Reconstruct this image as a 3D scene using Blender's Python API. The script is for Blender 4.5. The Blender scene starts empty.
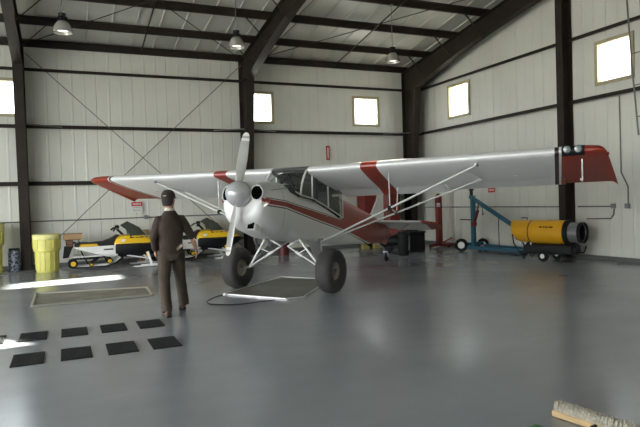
import bpy, math, random
from mathutils import Vector, Matrix
random.seed(7)
col = bpy.context.scene.collection
PI = math.pi

# ------------------------------------------------------------------ materials
MATS = {}
def mat(name, color, rough=.5, metal=0., noise=.0, nscale=8., bump=0., bscale=60., spec=.5, coat=0., emis=None, estr=0., stretch=None):
    if name in MATS: return MATS[name]
    m = bpy.data.materials.new(name); m.use_nodes = True
    nt = m.node_tree; b = nt.nodes['Principled BSDF']
    b.inputs['Base Color'].default_value = (*color, 1)
    b.inputs['Roughness'].default_value = rough; b.inputs['Metallic'].default_value = metal
    b.inputs['Specular IOR Level'].default_value = spec; b.inputs['Coat Weight'].default_value = coat
    if emis: b.inputs['Emission Color'].default_value = (*emis, 1); b.inputs['Emission Strength'].default_value = estr
    tc = nt.nodes.new('ShaderNodeTexCoord'); src = tc.outputs['Object']
    if stretch:
        mp = nt.nodes.new('ShaderNodeMapping'); mp.inputs['Scale'].default_value = stretch
        nt.links.new(src, mp.inputs['Vector']); src = mp.outputs['Vector']
    if noise:
        n = nt.nodes.new('ShaderNodeTexNoise'); n.inputs['Scale'].default_value = nscale; n.inputs['Detail'].default_value = 6
        nt.links.new(src, n.inputs['Vector'])
        r = nt.nodes.new('ShaderNodeMapRange'); r.inputs['From Min'].default_value = .3; r.inputs['From Max'].default_value = .7
        r.inputs['To Min'].default_value = 1 - noise; r.inputs['To Max'].default_value = 1 + noise
        nt.links.new(n.outputs['Fac'], r.inputs['Value'])
        mx = nt.nodes.new('ShaderNodeVectorMath'); mx.operation = 'SCALE'; mx.inputs[0].default_value = color
        nt.links.new(r.outputs['Result'], mx.inputs['Scale']); nt.links.new(mx.outputs['Vector'], b.inputs['Base Color'])
    if bump:
        n2 = nt.nodes.new('ShaderNodeTexNoise'); n2.inputs['Scale'].default_value = bscale; n2.inputs['Detail'].default_value = 4
        nt.links.new(src, n2.inputs['Vector'])
        bp = nt.nodes.new('ShaderNodeBump'); bp.inputs['Strength'].default_value = bump; bp.inputs['Distance'].default_value = .01
        nt.links.new(n2.outputs['Fac'], bp.inputs['Height']); nt.links.new(bp.outputs['Normal'], b.inputs['Normal'])
    MATS[name] = m; return m

def glass(name, tint, gl=.12):
    m = bpy.data.materials.new(name); m.use_nodes = True; nt = m.node_tree; nt.nodes.clear()
    o = nt.nodes.new('ShaderNodeOutputMaterial'); t = nt.nodes.new('ShaderNodeBsdfTransparent'); g = nt.nodes.new('ShaderNodeBsdfGlossy')
    t.inputs['Color'].default_value = (*tint, 1); g.inputs['Roughness'].default_value = .03
    f = nt.nodes.new('ShaderNodeLayerWeight'); p = nt.nodes.new('ShaderNodeMath'); p.operation = 'POWER'; p.inputs[1].default_value = 5
    nt.links.new(f.outputs['Facing'], p.inputs[0])
    a = nt.nodes.new('ShaderNodeMath'); a.operation = 'MULTIPLY_ADD'; a.use_clamp = True; a.inputs[1].default_value = .8; a.inputs[2].default_value = gl
    nt.links.new(p.outputs[0], a.inputs[0])
    mx = nt.nodes.new('ShaderNodeMixShader'); nt.links.new(a.outputs[0], mx.inputs[0])
    nt.links.new(t.outputs[0], mx.inputs[1]); nt.links.new(g.outputs[0], mx.inputs[2]); nt.links.new(mx.outputs[0], o.inputs[0])
    return m

# ------------------------------------------------------------------ mesh builder
class MB:
    def __init__(s): s.v = []; s.f = []; s.mi = []
    def add(s, vs, fs, mi=0):
        o = len(s.v); s.v += [tuple(v) for v in vs]
        for f in fs: s.f.append(tuple(i + o for i in f)); s.mi.append(mi)
        return s
    def box(s, c, d, rz=0, M=None, mi=0, ch=0):
        x, y, z = d[0] / 2, d[1] / 2, d[2] / 2
        R = M if M is not None else Matrix.Rotation(rz, 3, 'Z')
        c = Vector(c)
        if ch:
            poly = [(-x + ch, -y), (x - ch, -y), (x, -y + ch), (x, y - ch), (x - ch, y), (-x + ch, y), (-x, y - ch), (-x, -y + ch)]
            sm = [(a * (1 - ch / x), b * (1 - ch / y)) for a, b in poly]
            rings = [[(a, b, -z) for a, b in sm], [(a, b, -z + ch) for a, b in poly], [(a, b, z - ch) for a, b in poly], [(a, b, z) for a, b in sm]]
            return s.loft([[c + R @ Vector(p) for p in r] for r in rings], mi=mi)
        vs = [c + R @ Vector((a * x, b * y, e * z)) for a, b, e in ((-1,-1,-1),(1,-1,-1),(1,1,-1),(-1,1,-1),(-1,-1,1),(1,-1,1),(1,1,1),(-1,1,1))]
        return s.add(vs, [(0,3,2,1),(4,5,6,7),(0,1,5,4),(1,2,6,5),(2,3,7,6),(3,0,4,7)], mi)
    def bar(s, p0, p1, w, h, up=(0,0,1), mi=0):
        p0 = Vector(p0); p1 = Vector(p1); d = (p1 - p0); L = d.length; d.normalize()
        u = Vector(up); sdir = d.cross(u)
        if sdir.length < 1e-4: sdir = d.cross(Vector((1,0,0)))
        sdir.normalize(); u = sdir.cross(d)
        M = Matrix((d, sdir, u)).transposed()
        return s.box((p0 + p1) / 2, (L, w, h), M=M, mi=mi)
    def loft(s, rings, caps=True, closed=True, mi=0):
        o = []; n = len(rings[0])
        for r in rings: o.append(len(s.v)); s.v += [tuple(p) for p in r]
        for i in range(len(rings) - 1):
            for j in range(n if closed else n - 1):
                k = (j + 1) % n
                s.f.append((o[i] + j, o[i] + k, o[i+1] + k, o[i+1] + j)); s.mi.append(mi)
        if caps:
            s.f.append(tuple(o[0] + j for j in reversed(range(n)))); s.mi.append(mi)
            s.f.append(tuple(o[-1] + j for j in range(n))); s.mi.append(mi)
        return s
    def tube(s, pts, r, n=10, caps=True, mi=0, flat=1.0, up=None):
        pts = [Vector(p) for p in pts]; rs = r if isinstance(r, (list, tuple)) else [r] * len(pts)
        rings = []; prev = None
        for i, p in enumerate(pts):
            d = (pts[min(i+1, len(pts)-1)] - pts[max(i-1, 0)]).normalized()
            if prev is None:
                a = Vector(up) if up else (Vector((0,0,1)) if abs(d.z) < .9 else Vector((1,0,0)))
                u = (a - d * a.dot(d)).normalized()
            else: u = (prev - d * prev.dot(d)).normalized()
            prev = u; w = d.cross(u)
            rings.append([p + (u * math.cos(t) * flat + w * math.sin(t)) * rs[i] for t in [2 * PI * k / n for k in range(n)]])
        return s.loft(rings, caps, mi=mi)
    def lathe(s, prof, c=(0,0,0), axis='Z', n=24, M=None, caps=True, mi=0):
        R = M if M is not None else {'Z': Matrix.Identity(3), 'X': Matrix.Rotation(PI/2, 3, 'Y'), 'Y': Matrix.Rotation(-PI/2, 3, 'X')}[axis]
        c = Vector(c)
        rings = [[c + R @ Vector((r * math.cos(2*PI*k/n), r * math.sin(2*PI*k/n), h)) for k in range(n)] for r, h in prof]
        return s.loft(rings, caps, mi=mi)
    def prism(s, poly, axis, a, b, mi=0):
        # poly in the plane normal to axis; axis 'Y': (x,z); 'X': (y,z); 'Z': (x,y)
        f = {'Y': lambda p, t: (p[0], t, p[1]), 'X': lambda p, t: (t, p[0], p[1]), 'Z': lambda p, t: (p[0], p[1], t)}[axis]
        return s.loft([[f(p, a) for p in poly], [f(p, b) for p in poly]], mi=mi)
    def build(s, name, m, parent=None, smooth=False, bevel=0, loc=None, rz=None, sub=0):
        me = bpy.data.meshes.new(name); me.from_pydata(s.v, [], s.f)
        ms = m if isinstance(m, (list, tuple)) else [m]
        for q in ms: me.materials.append(q)
        if len(ms) > 1: me.polygons.foreach_set('material_index', s.mi)
        me.update(); import bmesh
        b = bmesh.new(); b.from_mesh(me); bmesh.ops.recalc_face_normals(b, faces=b.faces)
        if smooth:
            for e in b.edges:
                if len(e.link_faces) == 2 and e.calc_face_angle(0) > math.radians(38): e.smooth = False
            for f in b.faces: f.smooth = True
        b.to_mesh(me); b.free()
        o = bpy.data.objects.new(name, me); col.objects.link(o)
        if parent is not None: o.parent = parent
        if loc is not None: o.location = loc
        if rz is not None: o.rotation_euler[2] = rz
        if bevel:
            q = o.modifiers.new('bevel', 'BEVEL'); q.width = bevel; q.segments = 2; q.limit_method = 'ANGLE'
        if sub:
            q = o.modifiers.new('sub', 'SUBSURF'); q.levels = sub; q.render_levels = sub
        return o

def tag(o, label=None, cat=None, group=None, kind=None):
    if label: o['label'] = label
    if cat: o['category'] = cat
    if group: o['group'] = group
    if kind: o['kind'] = kind
    return o
def empty(name, loc=(0,0,0), rz=0, label=None, cat=None, group=None):
    o = bpy.data.objects.new(name, None); col.objects.link(o); o.location = loc; o.rotation_euler[2] = rz
    o.empty_display_size = .1
    return tag(o, label, cat, group)
def S(o): o['kind'] = 'structure'; return o
def copy_tree(o, parent=None):
    c = o.copy(); col.objects.link(c); c.parent = parent
    for ch in list(o.children): copy_tree(ch, c)
    return c

# ------------------------------------------------------------------ palette
M_steel = mat('dark_steel', (.022,.0155,.0105), .6, spec=.3, noise=.25, nscale=3)
M_liner = mat('liner_panel', (.66,.655,.58), .45, noise=.05, nscale=.7)
M_roof  = mat('roof_liner', (.56,.555,.49), .38, noise=.08, nscale=1.2, bump=.25, bscale=5)
M_tan   = mat('window_trim', (.42,.36,.22), .6, noise=.1)
M_glass = glass('window_glass', (.95,.97,.97), .06)
M_conduit = mat('galvanised_conduit', (.16,.16,.15), .45, .4)
M_white = mat('aircraft_white', (.76,.76,.735), .34, coat=.15, noise=.03, nscale=2)
M_whitep = mat('white_paint', (.72,.72,.69), .3, coat=.2)
M_red = mat('aircraft_red', (.29,.028,.012), .3, coat=.4, noise=.06, nscale=3)
M_black = mat('black_rubber', (.010,.010,.011), .75, spec=.25, noise=.2, bump=.2)
M_blackp = mat('black_plastic', (.008,.008,.009), .5, spec=.25)
M_void = mat('dark_opening', (.003,.003,.003), .95, spec=0.)
M_tire = mat('tire_rubber', (.040,.038,.036), .75, noise=.18, nscale=6, bump=.3, bscale=90)
M_grey = mat('grey_metal', (.25,.26,.26), .4, .5, noise=.1)
M_alu = mat('polished_aluminium', (.62,.62,.6), .25, .9)
M_prop = mat('propeller_grey', (.34,.34,.31), .35, .35, noise=.08)
M_yel = mat('hood_yellow', (.80,.50,.015), .3, coat=.3)
M_hyel = mat('heater_yellow', (.72,.37,.012), .4, noise=.05, nscale=2)
M_drum = mat('drum_yellow', (.70,.66,.17), .45, noise=.06, nscale=4)
M_blue = mat('hoist_blue', (.022,.11,.165), .45, noise=.15, nscale=5)
M_hred = mat('hoist_red', (.17,.016,.010), .5, noise=.15, nscale=5)
M_card = mat('cardboard', (.36,.23,.12), .8, noise=.1, nscale=6)
M_rubmat = mat('rubber_mat', (.020,.021,.022), .85, spec=.25, noise=.25, nscale=30, bump=.5, bscale=120)
M_seat = mat('seat_vinyl', (.02,.02,.022), .5, bump=.2, bscale=20)
M_smoke = mat('smoked_plastic', (.10,.11,.09), .25, coat=.4)
M_screw = mat('white_plastic', (.78,.78,.75), .4)

# ------------------------------------------------------------------ the building
D = 17.77; E = 11.71; XL = -9.6; YF = -7.0; ZE = 6.22; SL = .16
YR = (D + YF) / 2
def roof_z(y, base=ZE): return base + SL * (D - y if y > YR else y - YF)

# floor
def floor_material():
    m = bpy.data.materials.new('grey_epoxy_floor'); m.use_nodes = True; nt = m.node_tree; b = nt.nodes['Principled BSDF']
    N = nt.nodes.new; Lk = nt.links.new
    tc = N('ShaderNodeTexCoord')
    n1 = N('ShaderNodeTexNoise'); n1.inputs['Scale'].default_value = .55; n1.inputs['Detail'].default_value = 7; n1.inputs['Roughness'].default_value = .6
    mp = N('ShaderNodeMapping'); mp.inputs['Scale'].default_value = (.6, 2.2, 1); mp.inputs['Rotation'].default_value = (0, 0, .35)
    n2 = N('ShaderNodeTexNoise'); n2.inputs['Scale'].default_value = 1.4; n2.inputs['Detail'].default_value = 8; n2.inputs['Distortion'].default_value = .6
    n3 = N('ShaderNodeTexNoise'); n3.inputs['Scale'].default_value = 26; n3.inputs['Detail'].default_value = 4
    Lk(tc.outputs['Object'], n1.inputs['Vector']); Lk(tc.outputs['Object'], mp.inputs['Vector']); Lk(mp.outputs['Vector'], n2.inputs['Vector']); Lk(tc.outputs['Object'], n3.inputs['Vector'])
    r = N('ShaderNodeValToRGB'); r.color_ramp.elements[0].position = .32; r.color_ramp.elements[0].color = (.235,.255,.275,1)
    r.color_ramp.elements[1].position = .68; r.color_ramp.elements[1].color = (.28,.298,.315,1)
    mx = N('ShaderNodeMix'); mx.inputs[0].default_value = .3; Lk(n1.outputs['Fac'], mx.inputs[2]); Lk(n2.outputs['Fac'], mx.inputs[3]); Lk(mx.outputs[0], r.inputs['Fac'])
    # pale scuffs
    sc = N('ShaderNodeTexNoise'); sc.inputs['Scale'].default_value = 3.; sc.inputs['Detail'].default_value = 10; sc.inputs['Distortion'].default_value = 1.2
    mp2 = N('ShaderNodeMapping'); mp2.inputs['Scale'].default_value = (.5, 3.5, 1); mp2.inputs['Rotation'].default_value = (0,0,.1)
    Lk(tc.outputs['Object'], mp2.inputs['Vector']); Lk(mp2.outputs['Vector'], sc.inputs['Vector'])
    sr = N('ShaderNodeMapRange'); sr.inputs['From Min'].default_value = .66; sr.inputs['From Max'].default_value = .76; sr.inputs['To Max'].default_value = .14
    Lk(sc.outputs['Fac'], sr.inputs['Value'])
    m2 = N('ShaderNodeMix'); m2.data_type = 'RGBA'; Lk(sr.outputs[0], m2.inputs[0]); Lk(r.outputs[0], m2.inputs[6]); m2.inputs[7].default_value = (.34,.36,.37,1)
    Lk(m2.outputs[2], b.inputs['Base Color'])
    rr = N('ShaderNodeMapRange'); rr.inputs['From Min'].default_value = .3; rr.inputs['From Max'].default_value = .7; rr.inputs['To Min'].default_value = .17; rr.inputs['To Max'].default_value = .27
    Lk(n1.outputs['Fac'], rr.inputs['Value']); Lk(rr.outputs[0], b.inputs['Roughness'])
    bp = N('ShaderNodeBump'); bp.inputs['Strength'].default_value = .03; bp.inputs['Distance'].default_value = .02
    bm_ = N('ShaderNodeMix'); bm_.inputs[0].default_value = .25; Lk(n1.outputs['Fac'], bm_.inputs[2]); Lk(n3.outputs['Fac'], bm_.inputs[3])
    Lk(bm_.outputs[0], bp.inputs['Height']); Lk(bp.outputs['Normal'], b.inputs['Normal'])
    b.inputs['Specular IOR Level'].default_value = .75
    return m
S(MB().box(((XL+E)/2, (YF+D)/2, -.1), (E-XL+.4, D-YF+.4, .2)).build('floor', floor_material()))
S(MB().box((0, 5, -.26), (160, 160, .1)).build('ground', mat('outside_ground', (.42,.42,.40), .9, noise=.1, nscale=.3)))

def ribbed(name, u0, u1, ztop, pt, holes, z0=0., pitch=.327, seam=3):
    """liner wall from u0 to u1; pt(u, depth, z); holes = [(ua, ub, za, zb)]"""
    bk = {round(u0,4): 0, round(u1,4): 0}
    k = math.ceil(u0 / pitch)
    while k * pitch < u1 - .03:
        c = k * pitch
        if c > u0 + .03:
            if k % seam == 0: prof = ((-.016, 0), (-.007, -.012), (.007, -.012), (.016, 0))
            else: prof = ((-.034, 0), (-.014, .006), (.014, .006), (.034, 0))
            for du, dd in prof: bk[round(c + du, 4)] = dd
        k += 1
    us = sorted(bk)
    def depth(u):
        if u in bk: return bk[u]
        import bisect
        i = bisect.bisect(us, u); a, b = us[i-1], us[i]
        return bk[a] + (bk[b] - bk[a]) * (u - a) / (b - a)
    extra = []
    for h in holes: extra += [round(h[0],4), round(h[1],4)]
    if u0 < YR < u1 and callable(ztop): extra.append(round(YR,4))
    for e in extra:
        if u0 < e < u1 and e not in bk: bk2 = depth(e); bk[e] = bk2; us = sorted(bk)
    zt = ztop if callable(ztop) else (lambda u: ztop)
    m = MB()
    for a, b in zip(us[:-1], us[1:]):
        mid = (a + b) / 2; cuts = [(z0, None)]
        hs = sorted([h for h in holes if h[0] - 1e-4 <= mid <= h[1] + 1e-4], key=lambda h: h[2])
        segs = []; lo = z0
        for h in hs: segs.append((lo, h[2])); lo = h[3]
        segs.append((lo, None))
        for s0, s1 in segs:
            za = s1 if s1 is not None else zt(a); zb = s1 if s1 is not None else zt(b)
            m.add([pt(a, bk[a], s0), pt(b, bk[b], s0), pt(b, bk[b], zb), pt(a, bk[a], za)], [(0,1,2,3)])
    return S(m.build(name, M_liner))

win_back = [(-1.96,-1.10,4.20,5.07), (5.34,6.20,4.19,5.05), (9.19,10.055,4.19,5.05), (-6.0,-5.14,4.2,5.06)]
win_right = [(14.87,15.83,4.22,5.16), (9.16,10.03,4.21,5.08), (2.6,3.54,4.21,5.08)]
ribbed('wall_back', XL, E, roof_z(D), lambda u, d, z: (u, D - d, z), win_back)
ribbed('wall_right', YF, D, roof_z, lambda u, d, z: (E - d, u, z), win_right)
DOOR = (-3.5, 13.6, 0, 4.6)
ribbed('wall_left', YF, D, roof_z, lambda u, d, z: (XL + d, u, z), [DOOR])
FD = (-8.6, -6.2, 0, 3.0)
ribbed('wall_front', XL, E, roof_z(YF), lambda u, d, z: (u, YF + d, z), [FD])
# dark base channel under the liner
S(MB().box(((XL+E)/2, D-.03, .05), (E-XL, .05, .10)).build('baseboard_back', M_conduit))
S(MB().box((E-.03, (YF+D)/2, .05), (.05, D-YF, .10)).build('baseboard_right', M_conduit))

# roof liner with standing ribs along the slope
m = MB()
k = 0; u = XL
prof = []
while u < E:
    prof += [(u, 0), (u + .56, 0), (u + .575, .035), (u + .595, .035)]
    u += .61
prof = [p for p in prof if p[0] < E] + [(E, 0)]
for a, b in zip(prof[:-1], prof[1:]):
    for y0, y1 in ((YF, YR), (YR, D)):
        m.add([(a[0], y0, roof_z(y0) - a[1]), (b[0], y0, roof_z(y0) - b[1]), (b[0], y1, roof_z(y1) - b[1]), (a[0], y1, roof_z(y1) - a[1])], [(0,1,2,3)])
S(m.build('ceiling', M_roof))
# purlins
PUR = .18
def purlin(y, top):
    m = MB(); z = roof_z(y) - .045
    m.box(((XL+E)/2, y, z - PUR/2), (E-XL-.06, .014, PUR))
    m.box(((XL+E)/2, y-.035, z - .008), (E-XL-.06, .07, .014))
    m.box(((XL+E)/2, y+.035, z - PUR), (E-XL-.06, .07, .014))
    m.box(((XL+E)/2, y+.066, z - PUR+.012), (E-XL-.06, .012, .03))
    return S(m.build('ceiling_beam', M_steel))
y = D - .12; purlin(y, 0)
y = 16.28
while y > YF: purlin(y, 0); y -= 1.47
# girts
def girt_back(x0, x1, z):
    m = MB(); c = (x0+x1)/2; L = x1-x0
    m.box((c, D-.10, z), (L, .18, .012)); m.box((c, D-.19, z-.022), (L, .012, .055)); m.box((c, D-.03, z+.035), (L, .012, .07))
    return S(m.build('wall_beam', M_steel))
def girt_right(y0, y1, z):
    m = MB(); c = (y0+y1)/2; L = y1-y0
    m.box((E-.10, c, z), (.18, L, .012)); m.box((E-.19, c, z-.022), (.012, L, .055)); m.box((E-.03, c, z+.035), (.012, L, .07))
    return S(m.build('wall_beam', M_steel))
FX = [-9.1, -.95, 5.26, 11.17]
for z in (2.29, 3.84, 5.38):
    for a, b in zip(FX[:-1], FX[1:]): girt_back(a + .02, b - .02, z)
    girt_back(FX[-1] + .02, E - .2, z)
ECOL = [10.90, 4.6, -2.0]
ys = [D - .2, 10.90, 4.6, -2.0, YF + .1]
for z in (3.84, 5.38):
    for a, b in zip(ys[:-1], ys[1:]): girt_right(b + .12, a - .12, z)
def isec(m, pts_in, pts_out, x, fw, t=.014):
    """tapered I member in the YZ plane: inner and outer chains, flanges fw wide across X"""
    for ch in (pts_in, pts_out):
        for p, q in zip(ch[:-1], ch[1:]): m.bar((x, *p), (x, *q), fw, t, up=(1,0,0) if False else (0,0,1) if abs(p[0]-q[0]) > abs(p[1]-q[1]) else (0,1,0))
    for i in range(len(pts_in) - 1):
        a, b, c, d = pts_in[i], pts_in[i+1], pts_out[i+1], pts_out[i]
        m.add([(x-.005, *a), (x-.005, *b), (x-.005, *c), (x-.005, *d), (x+.005, *a), (x+.005, *b), (x+.005, *c), (x+.005, *d)],
              [(0,1,2,3),(7,6,5,4),(0,4,5,1),(2,6,7,3)])
def frame(x, fw=.24):
    # column
    for sgn in (1, -1):
        Y = (lambda d: D - d) if sgn > 0 else (lambda d: YF + d)
        zr = lambda d: roof_z(D) + SL * d - .045 - PUR
        m = MB(); isec(m, [(Y(.46), 0), (Y(.58), 2.6), (Y(.90), 5.36)], [(Y(.06), 0), (Y(.06), 2.6), (Y(.06), 5.36)], x, fw)
        for zz, dd in ((.01, .46), (5.36, .86)): m.box((x, Y(dd/2+.03), zz), (fw, dd, .02))
        S(m.build('steel_column', M_steel))
        m = MB(); r = D - YR
        isec(m, [(Y(.90), 5.36), (Y(.93), 5.375), (Y(2.9), zr(2.9) - .58), (Y(4.6), zr(4.6) - .50), (Y(r), zr(r) - .50)], [(Y(.06), 5.36), (Y(.06), zr(.06)), (Y(2.9), zr(2.9)), (Y(4.6), zr(4.6)), (Y(r), zr(r))], x, fw)
        m.box((x, Y(.48), 5.375), (fw, .86, .02))
        S(m.build('roof_beam', M_steel))
for x in FX: frame(x)
for yc in ECOL:
    m = MB(); zt = roof_z(yc) - .3
    m.box((E - .33, yc, zt/2), (.014, .21, zt)); m.box((E - .02, yc, zt/2), (.014, .21, zt)); m.box((E - .18, yc, zt/2), (.30, .012, zt)); m.box((E-.18, yc, .01), (.36, .26, .02))
    S(m.build('steel_column', M_steel))
# wind bracing rods and flange braces
for a, b in (((-.80, 5.82), (5.22, .12)), ((5.20, 5.88), (-.85, .14))):
    S(MB().tube([(a[0], D-.14, a[1]), (b[0], D-.14, b[1])], .011, 6).build('trim_brace', M_conduit))
for x in FX[1:]:
    for (d, s) in ((1.25, 1), (1.25, -1), (2.65, 1), (2.65, -1), (4.1, 1), (4.1, -1)):
        if x > 11 and s > 0: continue
        yy = 16.28 - 1.47 * round((d - 1.25) / 1.47); z1 = roof_z(yy) - .045 - PUR
        S(MB().bar((x + s*.1, yy, z1 - .62), (x + s*.75, yy, z1 + .02), .06, .012).build('trim_brace', M_steel))
for x0, x1 in ((FX[1], FX[2]), (FX[2], FX[3])):
    for a, b in (((x0+.1, D-.5), (x1-.1, D-6.8)), ((x1-.1, D-.5), (x0+.1, D-6.8)))[:2 if x0 < 0 else 1]:
        S(MB().tube([(a[0], a[1], roof_z(a[1])-.36), (b[0], b[1], roof_z(b[1])-.36)], .012, 6).build('trim_brace', M_steel))
for x, s in ((FX[1], 1), (FX[2], -1), (FX[2], 1), (FX[3], -1)):
    S(MB().bar((x + s*.12, D-.55, 3.86), (x + s*1.0, D-.20, 3.84), .03, .03).build('trim_brace', M_conduit))
# thin purlin straps running up the slope
for x in (2.2, 8.3):
    S(MB().bar((x, D-.4, roof_z(D-.4)-.26), (x, D-8, roof_z(D-8)-.26), .03, .02).build('trim_strap', M_steel))

# windows
def window(n, face, u0, u1, z0, z1, w=.085):
    r = empty('window_%d' % n); S(r)
    fr = MB(); P3 = (lambda u, d, z: (u, D - d, z)) if face == 'back' else (lambda u, d, z: (E - d, u, z))
    sz = (lambda du, dd, dz: (du, dd, dz)) if face == 'back' else (lambda du, dd, dz: (dd, du, dz))
    for (a, b, c, d) in ((u0-w, u1+w, z1, z1+w), (u0-w, u1+w, z0-w, z0), (u0-w, u0, z0, z1), (u1, u1+w, z0, z1)):
        fr.box(P3((a+b)/2, -.03, (c+d)/2), sz(b-a, .15, d-c))
    S(fr.build('window_frame', M_tan, r, bevel=.006))
    S(MB().box(P3((u0+u1)/2, -.08, (z0+z1)/2), sz(u1-u0, .006, z1-z0)).build('window_pane', M_glass, r))
n = 1
for w in win_back: window(n, 'back', *w); n += 1
for w in win_right: window(n, 'right', *w); n += 1

# conduits along the walls
def wall_pipe(pts, label, r=.016):
    return tag(MB().tube(pts, r, 8).build('electrical_conduit', M_conduit), label, 'conduit')
wall_pipe([(XL+.2, D-.035, 1.27), (2.15, D-.035, 1.27)], 'thin grey conduit along the back wall left of its small electrical box')
wall_pipe([(2.27, D-.035, 1.27), (9.6, D-.035, 1.27)], 'thin grey conduit on the back wall right of its small electrical box')
wall_pipe([(E-.026, 17.4, 1.27), (E-.026, 11.2, 1.27)], 'grey conduit running level on the right wall above the blue hoist base')
wall_pipe([(E-.026, 10.70, 1.27), (E-.026, 9.72, 1.27)], 'short grey conduit between the wall post and the outlet boxes on right wall')
wall_pipe([(E-.020, 9.47, 3.8), (E-.020, 9.46, 2.05), (E-.020, 9.29, 1.72), (E-.020, 9.29, 1.33)], 'grey conduit dropping past the red wing tip to the outlet box', .014)
wall_pipe([(E-.020, 9.66, 1.22), (E-.020, 9.68, 1.08), (E-.020, 9.75, .99), (E-.020, 10.44, .97)], 'bent grey conduit curling below the outlet box on right wall', .016)
def junction(x, y, z, lab, face):
    o = MB().box((0,0,0), (.11,.055,.11) if face == 'b' else (.055,.11,.11), ch=.006).build('outlet_box', M_grey, loc=(x,y,z))
    return tag(o, lab, 'electrical box')
junction(2.21, D-.05, 1.28, 'small grey electrical box on the back wall left of the walking man', 'b')
junction(E-.05, 9.66, 1.28, 'grey outlet box where the bent conduit leaves the right wall pipe', 'r')
junction(E-.05, 9.29, 1.28, 'grey outlet box at the foot of the conduit by the red wing tip', 'r')

# signs
M_sred = mat('sign_red', (.50,.03,.02), .5); M_swhite = mat('sign_white', (.72,.72,.68), .5); M_sblk = mat('sign_ink', (.05,.05,.05), .6)
def sign_text(txt, size, parent, loc, rot, m):
    c = bpy.data.curves.new('lettering', 'FONT'); c.body = txt; c.size = size; c.align_x = 'CENTER'; c.align_y = 'CENTER'; c.extrude = .001
    o = bpy.data.objects.new('lettering', c); col.objects.link(o); o.data.materials.append(m); o.parent = parent; o.location = loc; o.rotation_euler = rot
    return o
def danger(name, loc, rz, w, label, h=.32, white=True):
    r = empty(name, loc, rz, label, 'sign')
    MB().box((0, 0, -.0), (w, .006, h)).build('board', M_swhite, r)
    hh = .12 if white else h - .03
    MB().box((0, -.006, h/2 - hh/2 - .015), (w - .02, .006, hh)).build('red_panel', M_sred, r)
    m = MB()
    for k in range(6): m.box((w*(-.3 + .12*k), -.011, h/2 - hh/2 - .015), (w*.075, .004, hh*.36))
    m.build('headline_letters', M_swhite, r)
    if white:
        for i in range(3):
            m = MB(); x = -w*.36
            while x < w*.34:
                l = random.uniform(.02,.05); m.box((x + l/2, -.005, h/2 - .175 - i*.045), (l, .003, .012)); x += l + .014
            m.build('text_line', M_sblk, r)
    return r
danger('warning_sign', (1.96, D-.045, 1.585), 0, .32, 'red and white warning sign with text lines under the left wing tip')
danger('warning_sign', (E-.045, 13.84, 1.77), -PI/2, .34, 'small red warning sign on the right wall above the blue hoist boom', h=.17, white=False)
r = empty('extinguisher_sign', (8.13, D-.05, 3.19), 0, 'narrow upright red sign high on the back wall near the corner column', 'sign')
MB().box((0,0,0), (.13,.008,.47)).build('board', M_sred, r)
MB().box((0,-.007,.0), (.035,.005,.36)).build('white_strip', M_swhite, r)

# high bay lamps
def lamp(x, y, z, lab):
    r = empty('high_bay_lamp', (x, y, z), 0, lab, 'lamp', 'high bay lamps under the roof')
    prof = [(.215,-.16), (.205,-.08), (.165,.02), (.115,.09), (.085,.115)]
    m = MB(); m.lathe(prof, n=32, caps=False); m.lathe([(a-.006, b) for a, b in prof], n=32, caps=False)
    m.build('lamp_shade', mat('lamp_glass', (.42,.41,.36), .25, .3, coat=.4), r, smooth=True)
    MB().lathe([(.0,-.105),(.12,-.11),(.12,-.095),(.0,-.09)], n=24).build('lens', mat('lamp_lens', (.8,.8,.8), .2, emis=(1,.97,.9), estr=.6), r, smooth=True)
    m = MB(); m.lathe([(.07,.11),(.095,.13),(.10,.18),(.07,.22),(.085,.24),(.085,.29),(.04,.30)], n=20)
    for k in range(10):
        a = 2*PI*k/10; m.box((.098*math.cos(a), .098*math.sin(a), .165), (.03,.008,.08), rz=a)
    m.build('ballast_housing', M_blackp, r, smooth=True)
    top = (roof_z(y) - .25 - z) / .86
    m = MB(); m.tube([(0,0,.30),(0,0,.36),(.03,0,.44),(0,0,.48),(0,0,top)], .009, 8); m.box((0,0,top-.02), (.09,.09,.05))
    m.build('hanger', M_grey, r)
    r.scale = (.9, .9, .86)
lamp(.12, 13.1, 5.34, 'bell shaped hanging lamp at far left, near the left column')
lamp(3.78, 13.1, 5.32, 'bell shaped hanging lamp left of the middle roof beam')
lamp(8.05, 13.3, 5.32, 'bell shaped hanging lamp farthest right, above the wing')
# ladder hanging at the right edge
r = empty('steel_ladder', (11.25, 8.72, 2.7), 0, 'grey steel ladder at the right edge of the wall beside the window', 'ladder')
MB().tube([(.05, -.02, .1), (.05, .12, 1.75), (.05, .22, 3.3)], .018, 8).build('rail', M_conduit, r)
MB().tube([(.05, -.24, .4), (.05, -.10, 3.3)], .018, 8).build('rail', M_conduit, r)
for i in range(5):
    z = .5 + i*.68
    MB().tube([(.05, -.0 + .065*z, z), (.05, -.25 + .045*z, z)], .012, 6).build('rung', M_conduit, r)

# ------------------------------------------------------------------ things on the floor
# rubber squares
labels = {}
xs = [-.56, -.083, .392, .863]
for row, (y0, y1) in enumerate(((6.69, 7.22), (7.92, 8.42))):
    for i, x in enumerate(([] if row == 0 else [-1.035]) + xs):
        m = MB(); m.box(((0, 0, .006)), (.315, y1 - y0, .012))
        for k in range(9): m.box((-.14 + k*.035, 0, .0135), (.012, y1 - y0 - .03, .003))
        nm = 'nearest the camera' if row == 0 else 'of the farther row'
        j = i if row == 0 else i - 1
        pos = {-1: 'cut by the left picture edge', 0: 'leftmost whole one', 1: 'second whole one from the left', 2: 'third whole one from the left', 3: 'rightmost one'}[j]
        lab = 'small black rubber mat, %s, %s row' % (pos, 'nearer' if row == 0 else 'farther')
        tag(m.build('rubber_mat', M_rubmat, loc=(x + .158, (y0+y1)/2, 0)), lab, 'mat', 'small rubber mats in two rows')
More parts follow.
